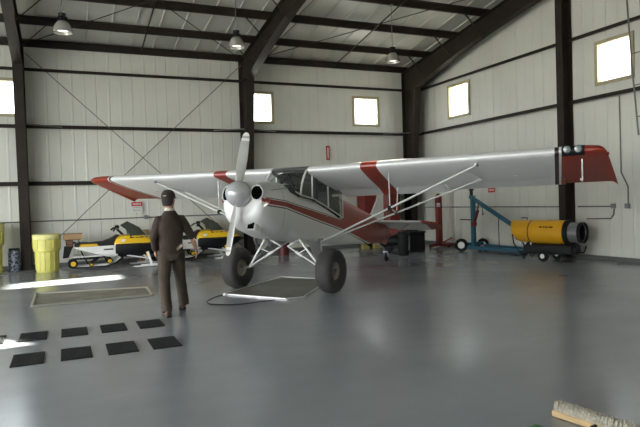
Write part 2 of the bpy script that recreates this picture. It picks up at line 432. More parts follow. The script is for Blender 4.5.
# drip tray / framed mat at left
def tray(name, pts, label, m_in, edge_m, w=.045, h=.03):
    c = Vector((sum(p[0] for p in pts)/len(pts), sum(p[1] for p in pts)/len(pts), 0))
    r = empty(name, c, 0, label, 'mat')
    loc = [Vector((p[0], p[1], 0)) - c for p in pts]
    MB().prism([(p.x*.985, p.y*.985) for p in loc], 'Z', .001, .012).build('mat_surface', m_in, r)
    n = len(loc)
    for i in range(n):
        a, b = loc[i], loc[(i+1) % n]; MB().bar((a.x, a.y, h/2+.001), (b.x, b.y, h/2+.001), w, h).build('edge_strip', edge_m, r, bevel=.006)
M_mat1 = mat('grimy_tray_floor', (.20,.19,.15), .5, noise=.35, nscale=2.5)
M_mat2 = mat('dark_plywood', (.13,.122,.095), .5, noise=.25, nscale=2)
M_edge = mat('aluminium_edge', (.75,.75,.73), .3, .6)
tray('drip_tray', [(-.53,10.66),(1.40,10.72),(1.43,11.80),(-.53,12.2)], 'low grey framed tray lying flat on the floor left of the man', M_mat1, mat('tray_edge', (.36,.35,.29), .4, .3))
tray('floor_board', [(2.53,10.12),(3.30,8.98),(3.62,9.02),(4.62,10.35),(4.75,10.9),(4.19,11.68)], 'dark board with bright metal edge under the aircraft between its wheels', M_mat2, M_edge, .03, .022)
pts = [(2.62,10.05,.012),(2.45,9.98,.012),(2.24,9.755,.012),(2.09,9.45,.012),(2.09,9.2,.012),(2.25,9.03,.012),(2.45,8.92,.012),(2.75,8.95,.012),(3.1,9.0,.012)]
def smooth_path(pts, k=5):
    P = [Vector(p) for p in pts]; out = []
    for i in range(len(P)-1):
        p0, p1, p2, p3 = P[max(i-1,0)], P[i], P[i+1], P[min(i+2,len(P)-1)]
        for j in range(k):
            t = j/k; out.append(.5*((2*p1)+(-p0+p2)*t+(2*p0-5*p1+4*p2-p3)*t*t+(-p0+3*p1-3*p2+p3)*t**3))
    return out + [P[-1]]
tag(MB().tube(smooth_path(pts), .007, 8).build('power_cord', M_black), 'black cord looping on the floor left of the dark board', 'cord')

# drums
def drum(x, y, s, label, h=.97):
    r = empty('salvage_drum', (x, y, 0), 0, label, 'drum')
    m = MB(); m.lathe([(.0,0),(.245*s,0),(.26*s,.02),(.262*s,.10),(.275*s,h*.54),(.315*s,h*.56),(.318*s,h*.60),(.318*s,h*.86),(.30*s,h*.88),(0,h*.88)], n=40)
    m.build('drum_body', M_drum, r, smooth=True)
    for k in range(14):
        a = 2*PI*k/14
        MB().bar((.262*s*math.cos(a), .262*s*math.sin(a), .06), (.272*s*math.cos(a), .272*s*math.sin(a), h*.58), .026, .03, up=(math.cos(a), math.sin(a), 0)).build('rib', M_drum, r, bevel=.005)
    for k in range(10):
        a = 2*PI*k/10+.2
        MB().bar((.318*s*math.cos(a), .318*s*math.sin(a), h*.63), (.318*s*math.cos(a), .318*s*math.sin(a), h*.86), .03, .03, up=(math.cos(a), math.sin(a), 0)).build('lug', M_drum, r, bevel=.006)
    MB().lathe([(.0,h*.86),(.325*s,h*.86),(.335*s,h*.88),(.335*s,h*.975),(.31*s,h),(.0,h*.99)], n=40).build('lid', mat('drum_lid', (.76,.73,.30), .45), r, smooth=True)
drum(-.42, 16.45, 1.0, 'pale yellow plastic drum with screw lid beside the left column')
drum(-1.80, 16.95, 1.2, 'tall yellow drum cut by the left edge of the photo', h=1.28)
r = empty('patterned_canister', (-1.22, 17.2, 0), 0, 'dark blue mottled canister between the yellow drum and the left column', 'canister')
M_mott = bpy.data.materials.new('mottled_wrap'); M_mott.use_nodes = True
nt = M_mott.node_tree; v = nt.nodes.new('ShaderNodeTexVoronoi'); v.inputs['Scale'].default_value = 16; rp = nt.nodes.new('ShaderNodeValToRGB')
rp.color_ramp.elements[0].position = .35; rp.color_ramp.elements[0].color = (.015,.02,.045,1); rp.color_ramp.elements[1].position = .55; rp.color_ramp.elements[1].color = (.25,.28,.35,1)
tcn = nt.nodes.new('ShaderNodeTexCoord'); nt.links.new(tcn.outputs['Object'], v.inputs['Vector'])
nt.links.new(v.outputs['Distance'], rp.inputs['Fac']); nt.links.new(rp.outputs[0], nt.nodes['Principled BSDF'].inputs['Base Color'])
MB().lathe([(0,0),(.14,0),(.15,.03),(.15,.5),(.14,.54),(0,.55)], n=24).build('wrapped_body', M_mott, r, smooth=True)
MB().lathe([(0,.551),(.13,.551),(.13,.60),(.0,.61)], n=24).build('cap', M_blackp, r, smooth=True)

# ------------------------------------------------------------------ snowmobiles
def snowmobile(loc, label):
    R = empty('snowmobile', loc, 0, label, 'snowmobile', 'yellow and black snowmobiles along the back wall')
    W = .22
    # tunnel
    MB().prism([(.22,.60),(1.25,.60),(1.28,.50),(1.16,.30),(1.02,.30),(.62,.44),(.30,.55)], 'Y', -W, W).build('tunnel', M_screw, R, bevel=.008)
    for s in (-1, 1):
        MB().box((.72, s*.31, .36), (1.0,.17,.025)).build('running_board', M_screw, R)
        MB().box((1.02, s*(W+.006), .505), (.22,.008,.03)).build('side_decal', M_blackp, R)
    # track with lugs
    m = MB(); path = []
    c1 = Vector((.22,0,.17)); 
    loop = [(.10,.17),(.12,.10),(.18,.06),(.26,.05),(.95,.05),(1.2,.10),(1.36,.24),(1.38,.34),(1.30,.40),(1.18,.38),(.9,.30),(.5,.28),(.28,.29),(.16,.27),(.11,.22)]
    inner = [(x + (.62 - x) * .035, z + (.2 - z) * .14) for x, z in loop]
    n = len(loop)
    m.loft([[(x, -.19, z) for x, z in loop], [(x, .19, z) for x, z in loop]], caps=False); m.loft([[(x, -.19, z) for x, z in inner], [(x, .19, z) for x, z in inner]], caps=False)
    for sy in (-.19, .19):
        for i in range(n):
            j = (i+1) % n; m.add([(*loop[i][:1], sy, loop[i][1]), (loop[j][0], sy, loop[j][1]), (inner[j][0], sy, inner[j][1]), (inner[i][0], sy, inner[i][1])], [(0,1,2,3)])
    for i in range(n):
        a, b = loop[i], loop[(i+1) % n]; L = math.dist(a, b); k = max(1, int(L/.065))
        for q in range(k):
            t = (q+.5)/k; x, z = a[0]+(b[0]-a[0])*t, a[1]+(b[1]-a[1])*t
            m.bar((x, -.18, z), (x, .18, z), .018, .03, up=(0,0,1))
    m.build('track', M_black, R)
    for s in (-1, 1):
        MB().tube([(.28,s*.13,.10),(.95,s*.13,.10),(1.15,s*.13,.15),(1.3,s*.13,.27)], .024, 8).build('slide_rail', M_screw, R)
        for x, z, rr in ((.22,.175,.10),(1.04,.20,.075),(.62,.13,.05)):
            w = MB().lathe([(0,-.02),(rr*.55,-.025),(rr*.6,-.018),(rr,-.018),(rr,.018),(rr*.6,.018),(rr*.55,.025),(0,.02)], (x, s*.215, z), 'Y', 20).build('idler_wheel', M_black, R, smooth=True)
            m = MB(); m.lathe([(rr*.3,-.03),(rr*.62,-.03),(rr*.62,.03),(rr*.3,.03)], (x, s*.216, z), 'Y', 18)
            m.build('hub', M_yel, w, smooth=True)
        MB().bar((.55, s*.15, .14), (.40, s*.15, .48), .03, .03).build('suspension_arm', M_blackp, R)
        MB().bar((1.0, s*.15, .14), (.86, s*.15, .46), .03, .03).build('suspension_arm', M_blackp, R)
        MB().tube([(.62,s*.14,.16),(.95,s*.14,.42)], .028, 8).build('shock_absorber', M_blackp, R)
    # snow flap
    MB().prism([(.03,.62),(.24,.62),(.2,.56),(.12,.34),(-.01,.33)], 'Y', -.2, .2).build('snow_flap', M_black, R, bevel=.01)
    # seat
    sec = [(.26,.60,.66,.19),(.34,.60,.715,.21),(.62,.60,.705,.21),(.90,.60,.72,.20),(1.08,.60,.79,.17),(1.22,.60,.87,.13),(1.30,.60,.86,.09)]
    rings = []
    for x, z0, z1, w in sec: rings.append([(x,-w*.92,z0),(x,-w,z0+(z1-z0)*.5),(x,-w*.85,z1-.02),(x,-w*.5,z1),(x,w*.5,z1),(x,w*.85,z1-.02),(x,w,z0+(z1-z0)*.5),(x,w*.92,z0)])
    st = MB().loft(rings).build('seat', M_seat, R, smooth=True)
    MB().prism([(.36,.605),(.80,.605),(.76,.665),(.40,.665)], 'Y', -.226, .226).build('yellow_side_panel', M_yel, R, bevel=.006)
    # tail lamp / rear grab bar
    MB().tube([(.30,-.16,.70),(.16,-.16,.74),(.16,.16,.74),(.30,.16,.70)], .012, 8).build('grab_bar', M_blackp, R)
    # belly pan
    rings = []
    for x, z0, z1, w in ((1.18,.36,.60,.28),(1.3,.28,.62,.34),(1.75,.28,.63,.40),(2.1,.34,.62,.38),(2.32,.46,.62,.28),(2.42,.55,.62,.18)):
        rings.append([(x,-w*.7,z0),(x,-w,z0+(z1-z0)*.45),(x,-w,z1),(x,w,z1),(x,w,z0+(z1-z0)*.45),(x,w*.7,z0)])
    MB().loft(rings).build('belly_pan', M_blackp, R, smooth=True)
    # hood
    rings = []
    for x, z1, w in ((1.16,.66,.30),(1.22,.78,.34),(1.32,.86,.36),(1.6,.865,.39),(1.85,.84,.40),(2.08,.78,.38),(2.26,.70,.32),(2.40,.63,.20)):
        z0 = .61; rings.append([(x,-w,z0),(x,-w*1.0,z0+(z1-z0)*.45),(x,-w*.82,z0+(z1-z0)*.86),(x,-w*.4,z1),(x,w*.4,z1),(x,w*.82,z0+(z1-z0)*.86),(x,w,z0+(z1-z0)*.45),(x,w,z0)])
    hd = MB().loft(rings).build('hood', M_yel, R, smooth=True)
    for s in (-1, 1):
        m = MB()
        for x0, l in ((1.52,.10),(1.66,.07),(1.76,.10),(1.90,.06)): m.prism([(x0,.775),(x0+l,.785),(x0+l-.03,.80),(x0-.01,.795)], 'Y', s*.372-.012, s*.372+.012)
        m.build('hood_lettering', M_blackp, hd)
        MB().prism([(1.18,.612),(2.36,.612),(2.34,.632),(1.18,.64)], 'Y', s*.40-.006, s*.40+.006).build('hood_edge', M_blackp, hd)
        MB().box((1.36, s*.362, .72), (.10,.012,.07)).build('hood_badge', M_screw, hd)
    MB().box((2.12,0,.765), (.10,.34,.06), M=Matrix.Rotation(.38,3,'Y')).build('headlamp', glass('lamp_cover',(.6,.6,.55),.3), hd, bevel=.01)
    # windshield (curved smoked sheet)
    m = MB(); top = []; bot = []
    for k in range(9):
        t = -1 + k/4.0; bot.append(Vector((1.98 - .44*t*t, t*.34, .80))); top.append(Vector((1.50 - .16*t*t, t*.19, 1.215 - .10*t*t)))
    mid = [(a+b)/2 + Vector((.05,0,.035)) for a, b in zip(bot, top)]
    outer = [bot, mid, top]; th = Vector((-.008,0,-.006))
    m.loft([bot, mid, top], caps=False, closed=False); m.loft([[p+th for p in q] for q in outer], caps=False, closed=False)
    m.build('windshield', M_smoke, R, smooth=True)
    # steering
    MB().tube([(1.40,0,.84),(1.24,0,1.02)], .03, 10).build('steering_post', M_blackp, R)
    MB().tube([(1.16,-.36,1.0),(1.20,-.24,1.05),(1.25,-.08,1.04),(1.25,.08,1.04),(1.20,.24,1.05),(1.16,.36,1.0)], .015, 8).build('handlebar', M_blackp, R)
    for s in (-1, 1):
        MB().tube([(1.14,s*.40,.985),(1.185,s*.26,1.04)], .022, 8).build('grip', M_black, R)
        MB().tube([(1.21,s*.24,1.05),(1.24,s*.34,1.02)], .008, 6).build('brake_lever', M_alu, R)
    MB().box((1.25,0,1.07), (.10,.17,.09), ch=.02).build('handlebar_pad', M_black, R)
    for s in (-1, 1):   # skis
        k = MB(); y = s*.46
        pts = [(1.55,.035),(1.62,.02),(2.25,.02),(2.42,.06),(2.52,.16),(2.50,.17),(2.40,.085),(2.24,.05),(1.6,.05)]
        k.prism(pts, 'Y', y-.06, y+.06); k.box((1.95,y,.06),(.4,.03,.04))
        sk = k.build('ski', M_screw, R, bevel=.006)
        MB().tube([(2.50,y-.03,.16),(2.46,y-.03,.22),(2.36,y-.03,.20),(2.30,y-.03,.08)], .009, 6).build('ski_loop', M_blackp, sk)
        MB().bar((2.0, y, .07), (1.92, y-.02*s, .40), .045, .05).build('spindle', M_screw, R)
        MB().tube([(1.25, s*.20, .36),(1.97, y, .22)], .016, 8).build('trailing_arm', M_screw, R)
        MB().tube([(1.80, s*.24, .36),(1.97, y, .17)], .014, 8).build('radius_rod', M_screw, R)
        MB().tube([(1.86, s*.22, .56),(1.96, y-.03*s, .20)], .026, 10).build('front_shock', M_yel, R)
    MB().tube([(2.32,-.2,.50),(2.5,-.12,.56),(2.5,.12,.56),(2.32,.2,.50)], .014, 8).build('front_bumper', M_blackp, R)
    # rear carrier
    m = MB()
    for yy in (-.19,-.06,.06,.19): m.tube([(.05,yy,.79),(.40,yy,.79)], .007, 6)
    for xx in (.05,.22,.40): m.tube([(xx,-.19,.79),(xx,.19,.79)], .007, 6)
    for xx in (.07,.36):
        for yy in (-.19,.19): m.tube([(xx,yy,.79),(xx+.02,yy,.60)], .008, 6)
    for yy in (-.19,.19): m.tube([(.07,yy,.68),(.38,yy,.68)], .006, 6)
    m.build('rear_carrier', M_blackp, R)
    return R
s1 = snowmobile((-.05, 16.42, 0), 'yellow and black snowmobile with a cardboard box on its rear rack, beside the yellow drum')
s2 = copy_tree(s1); s2.location = (2.27, 17.14, 0); s1.scale = s2.scale = (1.07, 1, 1); s2['label'] = 'yellow and black snowmobile with nothing on its rear, half hidden behind the man and propeller'
r = empty('cardboard_box', (.20, 16.42, .80), .04, 'brown cardboard box on the rear rack of the left snowmobile', 'box')
MB().box((0,0,.075), (.44,.38,.15), ch=.004).build('carton', M_card, r)
MB().box((0,0,.153), (.445,.06,.002)).build('tape', mat('packing_tape', (.45,.33,.18), .35), r)
r = empty('cardboard_box', (.115, 16.40, .62), -.05, 'small dark brown box inside the wire rack under the cardboard box', 'box')
MB().box((0,0,.075), (.15,.30,.14), ch=.004).build('carton', mat('brown_box', (.17,.08,.04), .7), r)
MB().box((0,0,.147), (.153,.05,.002)).build('tape', mat('packing_tape', (.45,.33,.18), .35), r)
r = empty('cardboard_box', (2.10, 17.52, 0), 0, 'brown carton on the back wall shelf behind the first snowmobile windshield', 'box')
r['label'] = 'tall brown carton standing against the back wall behind the left snowmobile'
MB().box((0,0,.46), (.26,.22,.92), ch=.005).build('carton', M_card, r)
MB().box((0,-.112,.80), (.10,.003,.2)).build('tape', mat('packing_tape', (.45,.33,.18), .35), r)

# ------------------------------------------------------------------ heater
def heater():
    hd = math.atan2(-.955, .29)
    R = empty('forced_air_heater', (10.76, 10.50, 0), hd, 'yellow barrel shaped portable heater on a black wheeled frame by the right wall', 'heater')
    # local +x = outlet direction
    zc = .685; n = 32
    rings = []
    for x, r0, r1 in ((-1.03,.25,.20),(-1.02,.285,.235),(-.95,.29,.25),(-.6,.29,.285),(.28,.29,.29)):
        rings.append([(x + (0 if math.sin(a) > 0 else -.0) + (.09*(-math.sin(a)) if x < -.9 else 0), (r0 if math.sin(a) > 0 else r0)*math.cos(a), zc + (r0 if math.sin(a) >= 0 else r1)*math.sin(a)) for a in [2*PI*k/n for k in range(n)]])
    b = MB().loft(rings, caps=False).build('barrel_housing', M_hyel, R, smooth=True)
    MB().lathe([(.293,-.61),(.297,-.605),(.297,-.585),(.293,-.58)], (0,0,zc), 'X', n).build('seam_band', mat('dark_seam', (.12,.06,.01), .5), b, smooth=True)
    m = MB(); m.lathe([(0,-.93),(.25,-.93)], (0,0,zc), 'X', 24, caps=False)
    for q in (.07,.12,.17,.22): m.lathe([(q,-1.0),(q+.008,-1.0),(q+.008,-.99),(q,-.99)], (0,0,zc), 'X', 24)
    m.build('intake_grille', M_blackp, b)
    m = MB()
    for xx, l in ((-.30,.07),(-.20,.04),(-.14,.06),(-.05,.09)): m.box((xx+l/2, -.262, zc+.13), (l,.012,.035), M=Matrix.Rotation(.45,3,'X'))
    m.build('lettering', M_blackp, b)
    MB().lathe([(.24,.27),(.305,.27),(.305,.36),(.24,.36)], (0,0,zc), 'X', n).build('outlet_ring', M_blackp, R, smooth=True)
    pr = []; x = .36
    while x < .60:
        pr += [(.225, x), (.235, x+.008), (.225, x+.016)]; x += .026
    pr += [(.225,.61),(.215,.61)]; pr += [(.212,.60),(.212,.36)]
    MB().lathe(pr, (.0,0,zc-.0), 'X', n, caps=False).build('duct_collar', mat('duct_grey', (.30,.31,.31), .4, .6), R, smooth=True)
    m = MB(); m.lathe([(.212,.59),(.245,.59),(.245,.66),(.225,.66),(.205,.55),(.2,.45)], (0,0,zc), 'X', n, caps=False); m.lathe([(0,.42),(.21,.42)], (0,0,zc), 'X', n, caps=False)
    m.build('outlet_rim', M_blackp, R, smooth=True)
    # fuel tank and frame
    MB().box((-.14,0,.29), (1.25,.46,.24), ch=.04).build('fuel_tank', M_blackp, R)
    for s in (-1,1):
        MB().tube([(-.95,s*.20,.74),(-1.05,s*.2,.62),(-1.02,s*.2,.40),(-.85,s*.22,.20),(.55,s*.22,.20),(.60,s*.22,.35)], .017, 8).build('frame_rail', M_blackp, R, smooth=True)
        MB().bar((-.75,s*.2,.2), (-.66,s*.12,.45), .03,.03).build('support', M_blackp, R)
        MB().bar((.2,s*.2,.2), (.2,s*.14,.45), .03,.03).build('support', M_blackp, R)
        MB().tube([(-.86,s*.2,.2),(-.76,s*.2,.04),(-.62,s*.2,.2)], .014, 8).build('stand', M_blackp, R)
        w = MB().lathe([(0,-.04),(.07,-.045),(.115,-.04),(.13,-.02),(.13,.02),(.115,.04),(.07,.045),(0,.04)], (-.17,s*.34,.131), 'Y', 24).build('wheel', M_black, R, smooth=True)
        MB().lathe([(.0,-.052),(.05,-.052),(.06,-.04),(.06,.04),(.05,.052),(0,.052)], (-.17,s*.34,.131), 'Y', 20).build('hub', M_screw, w, smooth=True)
    MB().tube([(-.17,-.34,.131),(-.17,.34,.131)], .014, 8).build('axle', M_blackp, R)
    for xx in (-.82,-.70,-.55): MB().box((xx,-.20,.41), (.035,.04,.07)).build('control_knob', M_screw, R)
    MB().tube([(-.90,0,.99),(-.90,0,1.03),(-.75,0,1.03),(-.75,0,.98)], .01, 6).build('lifting_eye', M_blackp, R)
    MB().box((.17,0,.99), (.06,.05,.05)).build('bracket', M_blackp, R)
heater()
# ------------------------------------------------------------------ blue hoist
def tyre(R, c, r, w, axis_dir, hub_m=M_screw, tm=M_black, hub=.5):
    a = Vector(axis_dir).normalized(); M = a.to_track_quat('Z', 'Y').to_matrix()
    o = MB().lathe([(r*hub,-w*.42),(r*.8,-w*.5),(r*.95,-w*.4),(r,-w*.2),(r,w*.2),(r*.95,w*.4),(r*.8,w*.5),(r*hub,w*.42)], c, n=28, M=M, caps=False).build('tire', tm, R, smooth=True)
    MB().lathe([(0,-w*.25),(r*hub*.4,-w*.30),(r*hub*.8,-w*.2),(r*hub,-w*.42),(r*hub,w*.42),(r*hub*.8,w*.2),(r*hub*.4,w*.3),(0,w*.25)], c, n=24, M=M).build('wheel_rim', hub_m, R, smooth=True)
    return o
def hoist():
    R = empty('engine_hoist', (10.85, 13.75, 0), 0, 'blue wheeled engine hoist with red ram against the right wall', 'hoist')
    # local frame = world offset
    o = Vector((10.85,13.75,0))
    P = lambda x, y, z: Vector((x, y, z)) - o
    MB().bar(P(10.88,13.74,.12), P(10.88,13.74,1.62), .11, .11, up=(0,1,0)).build('mast', M_blue, R, bevel=.008)
    MB().bar(P(10.88,13.86,1.60), P(10.95,12.2,.80), .085, .10).build('boom', M_blue, R, bevel=.008)
    m = MB(); m.bar(P(10.88,13.80,1.60), P(10.88,13.80,1.80), .07, .06, up=(0,1,0)); m.box(P(10.88,13.80,1.80), (.10,.10,.05)); m.build('boom_end_cap', M_blackp, R)
    MB().tube([P(10.84,13.66,.80), P(10.86,13.50,1.20)], .045, 12).build('hydraulic_ram', M_hred, R)
    MB().tube([P(10.86,13.52,1.18), P(10.87,13.46,1.42)], .022, 10).build('ram_rod', M_hred, R)
    MB().box(P(10.84,13.66,.80), (.11,.14,.12), ch=.01).build('pump_base', M_hred, R)
    MB().tube([P(10.86,13.80,.92), P(10.68,14.10,.93)], .014, 8).build('pump_handle', M_blackp, R)
    MB().bar(P(10.70,13.95,.13), P(11.12,11.95,.11), .10, .085).build('base_leg', M_blue, R, bevel=.008)
    MB().bar(P(11.30,13.75,.13), P(11.36,12.2,.13), .10, .12).build('base_leg', M_blue, R, bevel=.008)
    MB().bar(P(10.60,13.95,.20), P(11.40,13.98,.20), .09, .10).build('cross_beam', M_blue, R, bevel=.008)
    MB().bar(P(11.08,12.55,.16), P(11.38,12.5,.16), .06, .06).build('cross_beam', M_blue, R, bevel=.008)
    MB().tube([P(10.86,13.30,.18), P(10.86,13.36,1.36)], .012, 8).build('tie_rod', M_blackp, R) if False else None
    m = MB(); m.tube([P(10.93,12.72,1.02), P(10.93,12.72,.18)], .012, 8); m.build('safety_chain', M_blackp, R)
    m = MB(); m.tube([P(10.9,13.35,1.36), P(10.9,13.35,1.15)], .008, 6); m.tube([P(10.9,13.35,1.15), P(10.9,13.31,1.10), P(10.9,13.34,1.06), P(10.9,13.38,1.09)], .012, 6); m.build('hook', M_blackp, R)
    for c in ((10.60,13.95,.19), (11.42,14.0,.17)):
        tyre(R, P(*c), .19 if c[0] < 11 else .17, .10, (.75,.66,0) if c[0] < 11 else (.72,.69,0), hub=.52)
    MB().tube([P(10.66,14.2,.03), P(10.66,14.2,.10)], .04, 12).build('caster', M_blackp, R) if False else None
    for c in ((11.14,12.0,.05),(11.36,12.25,.05)):
        MB().lathe([(0,-.02),(.05,-.02),(.05,.02),(0,.02)], P(*c), 'X', 16).build('caster', M_blackp, R)
hoist()
# red folded hoist near the corner
R = empty('shop_crane', (11.08, 15.72, 0), 0, 'tall narrow red crane with splayed red legs in the far right corner', 'crane')
MB().box((0,0,.86), (.20,.14,1.6), ch=.02).build('mast', M_hred, R)
MB().box((-.06,-.08,1.36), (.10,.05,.12)).build('bracket', M_screw, R)
MB().lathe([(0,1.66),(.07,1.66),(.06,1.72),(0,1.73)], n=16).build('mast_cap', M_hred, R)
for a in (-2.8, -.5, -1.6):
    MB().bar((0,0,.09), (.52*math.cos(a), .52*math.sin(a), .07), .10, .09).build('leg', M_hred, R, bevel=.01)
MB().bar((.0,-.04,.1), (.28,-.30,.30), .05, .05).build('brace', M_hred, R)
for a in (-2.8, -.5, -1.6): MB().lathe([(0,-.02),(.045,-.02),(.045,.02),(0,.02)], (.5*math.cos(a), .5*math.sin(a), .046), 'X', 14).build('caster', M_blackp, R)

# ------------------------------------------------------------------ clutter behind the tail
R = empty('tool_cabinet', (9.80, 17.35, 0), 0, 'tall red cabinet against the back wall behind the white tail fin', 'cabinet')
MB().box((0,0,1.38), (1.38,.5,1.26), ch=.01).build('cabinet_body', M_hred, R)
MB().box((0,.0,.375), (1.36,.48,.74), ch=.01).build('cabinet_base', M_blackp, R)
for s in (-1,1):
    d = MB().box((s*.345,-.258,1.38), (.67,.02,1.20)).build('cabinet_door', M_hred, R, bevel=.004)
    MB().tube([(s*.06,-.29,1.0),(s*.06,-.29,1.15)], .01, 8).build('handle', M_alu, d)
    MB().box((s*.20,-.271,1.72), (.10,.004,.12)).build('orange_label', mat('orange', (.55,.22,.02), .5), d)
R = empty('waste_bin', (8.72, 14.1, 0), 0, 'dark grey cylinder bin under the tailplane tip', 'bin')
MB().lathe([(0,0),(.13,0),(.15,.03),(.16,.55),(.17,.56),(.17,.60),(0,.60)], n=24).build('bin_body', mat('charcoal_bin', (.014,.014,.014), .6, spec=.2), R, smooth=True)
MB().lathe([(0,.601),(.17,.601),(.15,.66),(.05,.69),(0,.69)], n=24).build('lid', M_blackp, R, smooth=True)
MB().box((.1,-.13,.35), (.03,.03,.4)).build('pale_strip', M_grey, R)
R = empty('storage_tote', (9.62, 15.0, 0), .2, 'black box standing behind the tailplane tip near the corner column', 'box')
MB().box((0,0,.27), (.62,.42,.54), ch=.02).build('tote_body', M_blackp, R)
MB().box((0,0,.57), (.66,.46,.05), ch=.01).build('lid', M_black, R)
R = empty('portable_compressor', (8.95, 14.9, 0), -.6, 'red machine on small black wheels below the tailplane beside the grey bin', 'compressor')
MB().lathe([(0,-.32),(.10,-.31),(.14,-.26),(.15,-.22),(.15,.22),(.14,.26),(.10,.31),(0,.32)], (0,0,.36), 'X', 24).build('tank', M_blackp, R, smooth=True)
MB().box((-.05,0,.62), (.34,.24,.20), ch=.03).build('engine_cover', M_hred, R)
MB().lathe([(0,0),(.09,0),(.10,.02),(.10,.08),(0,.09)], (-.05,0,.72), n=20).build('starter_cap', M_hred, R, smooth=True)
MB().box((.2,0,.60), (.14,.18,.16), ch=.02).build('pump_head', M_hred, R)
MB().tube([(-.28,-.16,.4),(-.45,-.16,.78),(-.45,.16,.78),(-.28,.16,.4)], .014, 8).build('handle', M_blackp, R)
MB().box((.2,0,.12), (.05,.3,.236)).build('stand', M_blackp, R); MB().tube([(-.2,-.2,.111),(-.2,.2,.111)], .012, 8).build('axle', M_blackp, R)
for s in (-1,1): MB().lathe([(0,-.03),(.08,-.03),(.11,-.02),(.11,.02),(.08,.03),(0,.03)], (-.2,s*.21,.111), 'Y', 20).build('wheel', M_black, R)
R = empty('paint_bucket', (6.05, 16.6, 0), 0, 'dark red bucket stack on the floor behind the left main wheel', 'bucket')
MB().lathe([(0,0),(.16,0),(.19,.55),(.20,.56),(.20,.60),(0,.60)], n=24).build('bucket_body', mat('maroon', (.09,.012,.015), .5), R, smooth=True)
MB().lathe([(0,.601),(.205,.601),(.205,.63),(0,.635)], n=24).build('lid', mat('maroon', (.09,.012,.015), .5), R, smooth=True)
MB().tube([(.19*math.cos(t), -.02, .58 + .0 - .16*math.sin(t)) for t in [PI*k/10 for k in range(11)]], .006, 6).build('bail_handle', M_grey, R)
for (x, y, lab) in ((9.0, 16.9, 'small yellow wooden block beyond the rear fuselage, left one'), (9.35, 16.75, 'small yellow wooden block beyond the rear fuselage, right one')):
    m = MB().prism([(-.12,0),(.12,0),(.12,.06),(-.02,.15),(-.12,.15)], 'Y', -.08, .08).build('wheel_chock', mat('chock_yellow', (.30,.24,.07), .7), None, bevel=.008, loc=(x,y,0))
    tag(m, lab, 'wheel chock')

# ------------------------------------------------------------------ push broom and green glove
R = empty('push_broom_head', (3.20, 3.165, 0), math.atan2(-.985, .15), 'wooden push broom head with cream bristles pointing up at the lower right edge', 'broom')
MB().box((.42,-.005,.0255), (.86,.07,.045), ch=.008).build('wooden_block', mat('pale_wood', (.42,.29,.14), .55, noise=.15, nscale=6, stretch=(1,8,8)), R)
m = MB(); random.seed(3)
for i in range(84):
    for j in range(4):
        x = .012 + i*.0098 + random.uniform(-.002,.002); yy = -.028 + j*.018
        tx = x + random.uniform(-.006,.006) + (-.012 if i < 3 else 0); ty = yy + .022 + random.uniform(-.004,.004)
        m.tube([(x,yy,.046),((x+tx)/2,(yy+ty)/2-.002,.078),(tx,ty,.104+random.uniform(-.004,.004))], [.0055,.005,.0042], 5)
b = m.build('bristles', mat('cream_bristle', (.36,.33,.26), .8, noise=.3, nscale=60), R); b['kind'] = 'stuff'
MB().lathe([(.018,-.02),(.018,.05),(.012,.055)], (.33,-.05,.03), 'Y', 12).build('handle_socket', M_blackp, R, smooth=True)
R = empty('work_glove', (2.82, 2.98, 0), .3, 'crumpled green glove on the floor at the bottom edge beside the broom head', 'glove')
M_green = mat('green_fabric', (.03,.20,.035), .8, bump=.3)
rings = []
for t, w, h in ((-.09,.035,.03),(-.05,.045,.05),(0,.05,.055),(.04,.05,.045),(.06,.045,.035)):
    rings.append([(t, w*math.cos(a)*(1+.1*math.sin(3*a)), .027 + h*.5*math.sin(a)) for a in [2*PI*k/14 for k in range(14)]])
MB().loft(rings).build('palm', M_green, R, smooth=True)
for i in range(4): MB().tube([(.05,-.034+i*.023,.025),(.085,-.036+i*.024,.028),(.12-.01*abs(i-1),-.038+i*.025,.014)], [.012,.011,.009], 8).build('finger', M_green, R, smooth=True)
MB().tube([(0,-.045,.025),(.03,-.075,.022),(.055,-.085,.014)], [.013,.012,.009], 8).build('thumb', M_green, R, smooth=True)
# ------------------------------------------------------------------ the aircraft
# local frame: +x nose, +y left wing, z up from the floor below the main axle
def nmath(nt, op, a, b=None, c=None):
    n = nt.nodes.new('ShaderNodeMath'); n.operation = op
    for i, v in enumerate((a, b, c)):
        if v is None: continue
        if isinstance(v, (int, float)): n.inputs[i].default_value = v
        else: nt.links.new(v, n.inputs[i])
    return n.outputs[0]
def pwl(nt, x, pts):
    """piecewise linear function of x from (x, value) points, x rising"""
    out = None
    for (x0, v0), (x1, v1) in zip(pts[:-1], pts[1:]):
        r = nt.nodes.new('ShaderNodeMapRange'); r.clamp = True
        r.inputs['From Min'].default_value = x0; r.inputs['From Max'].default_value = x1
        r.inputs['To Min'].default_value = 0; r.inputs['To Max'].default_value = v1 - v0
        nt.links.new(x, r.inputs['Value'])
        out = r.outputs[0] if out is None else nmath(nt, 'ADD', out, r.outputs[0])
    return nmath(nt, 'ADD', out, pts[0][1])
WHITE = (.76,.76,.735); RED = (.29,.030,.012); INK = (.03,.012,.01)
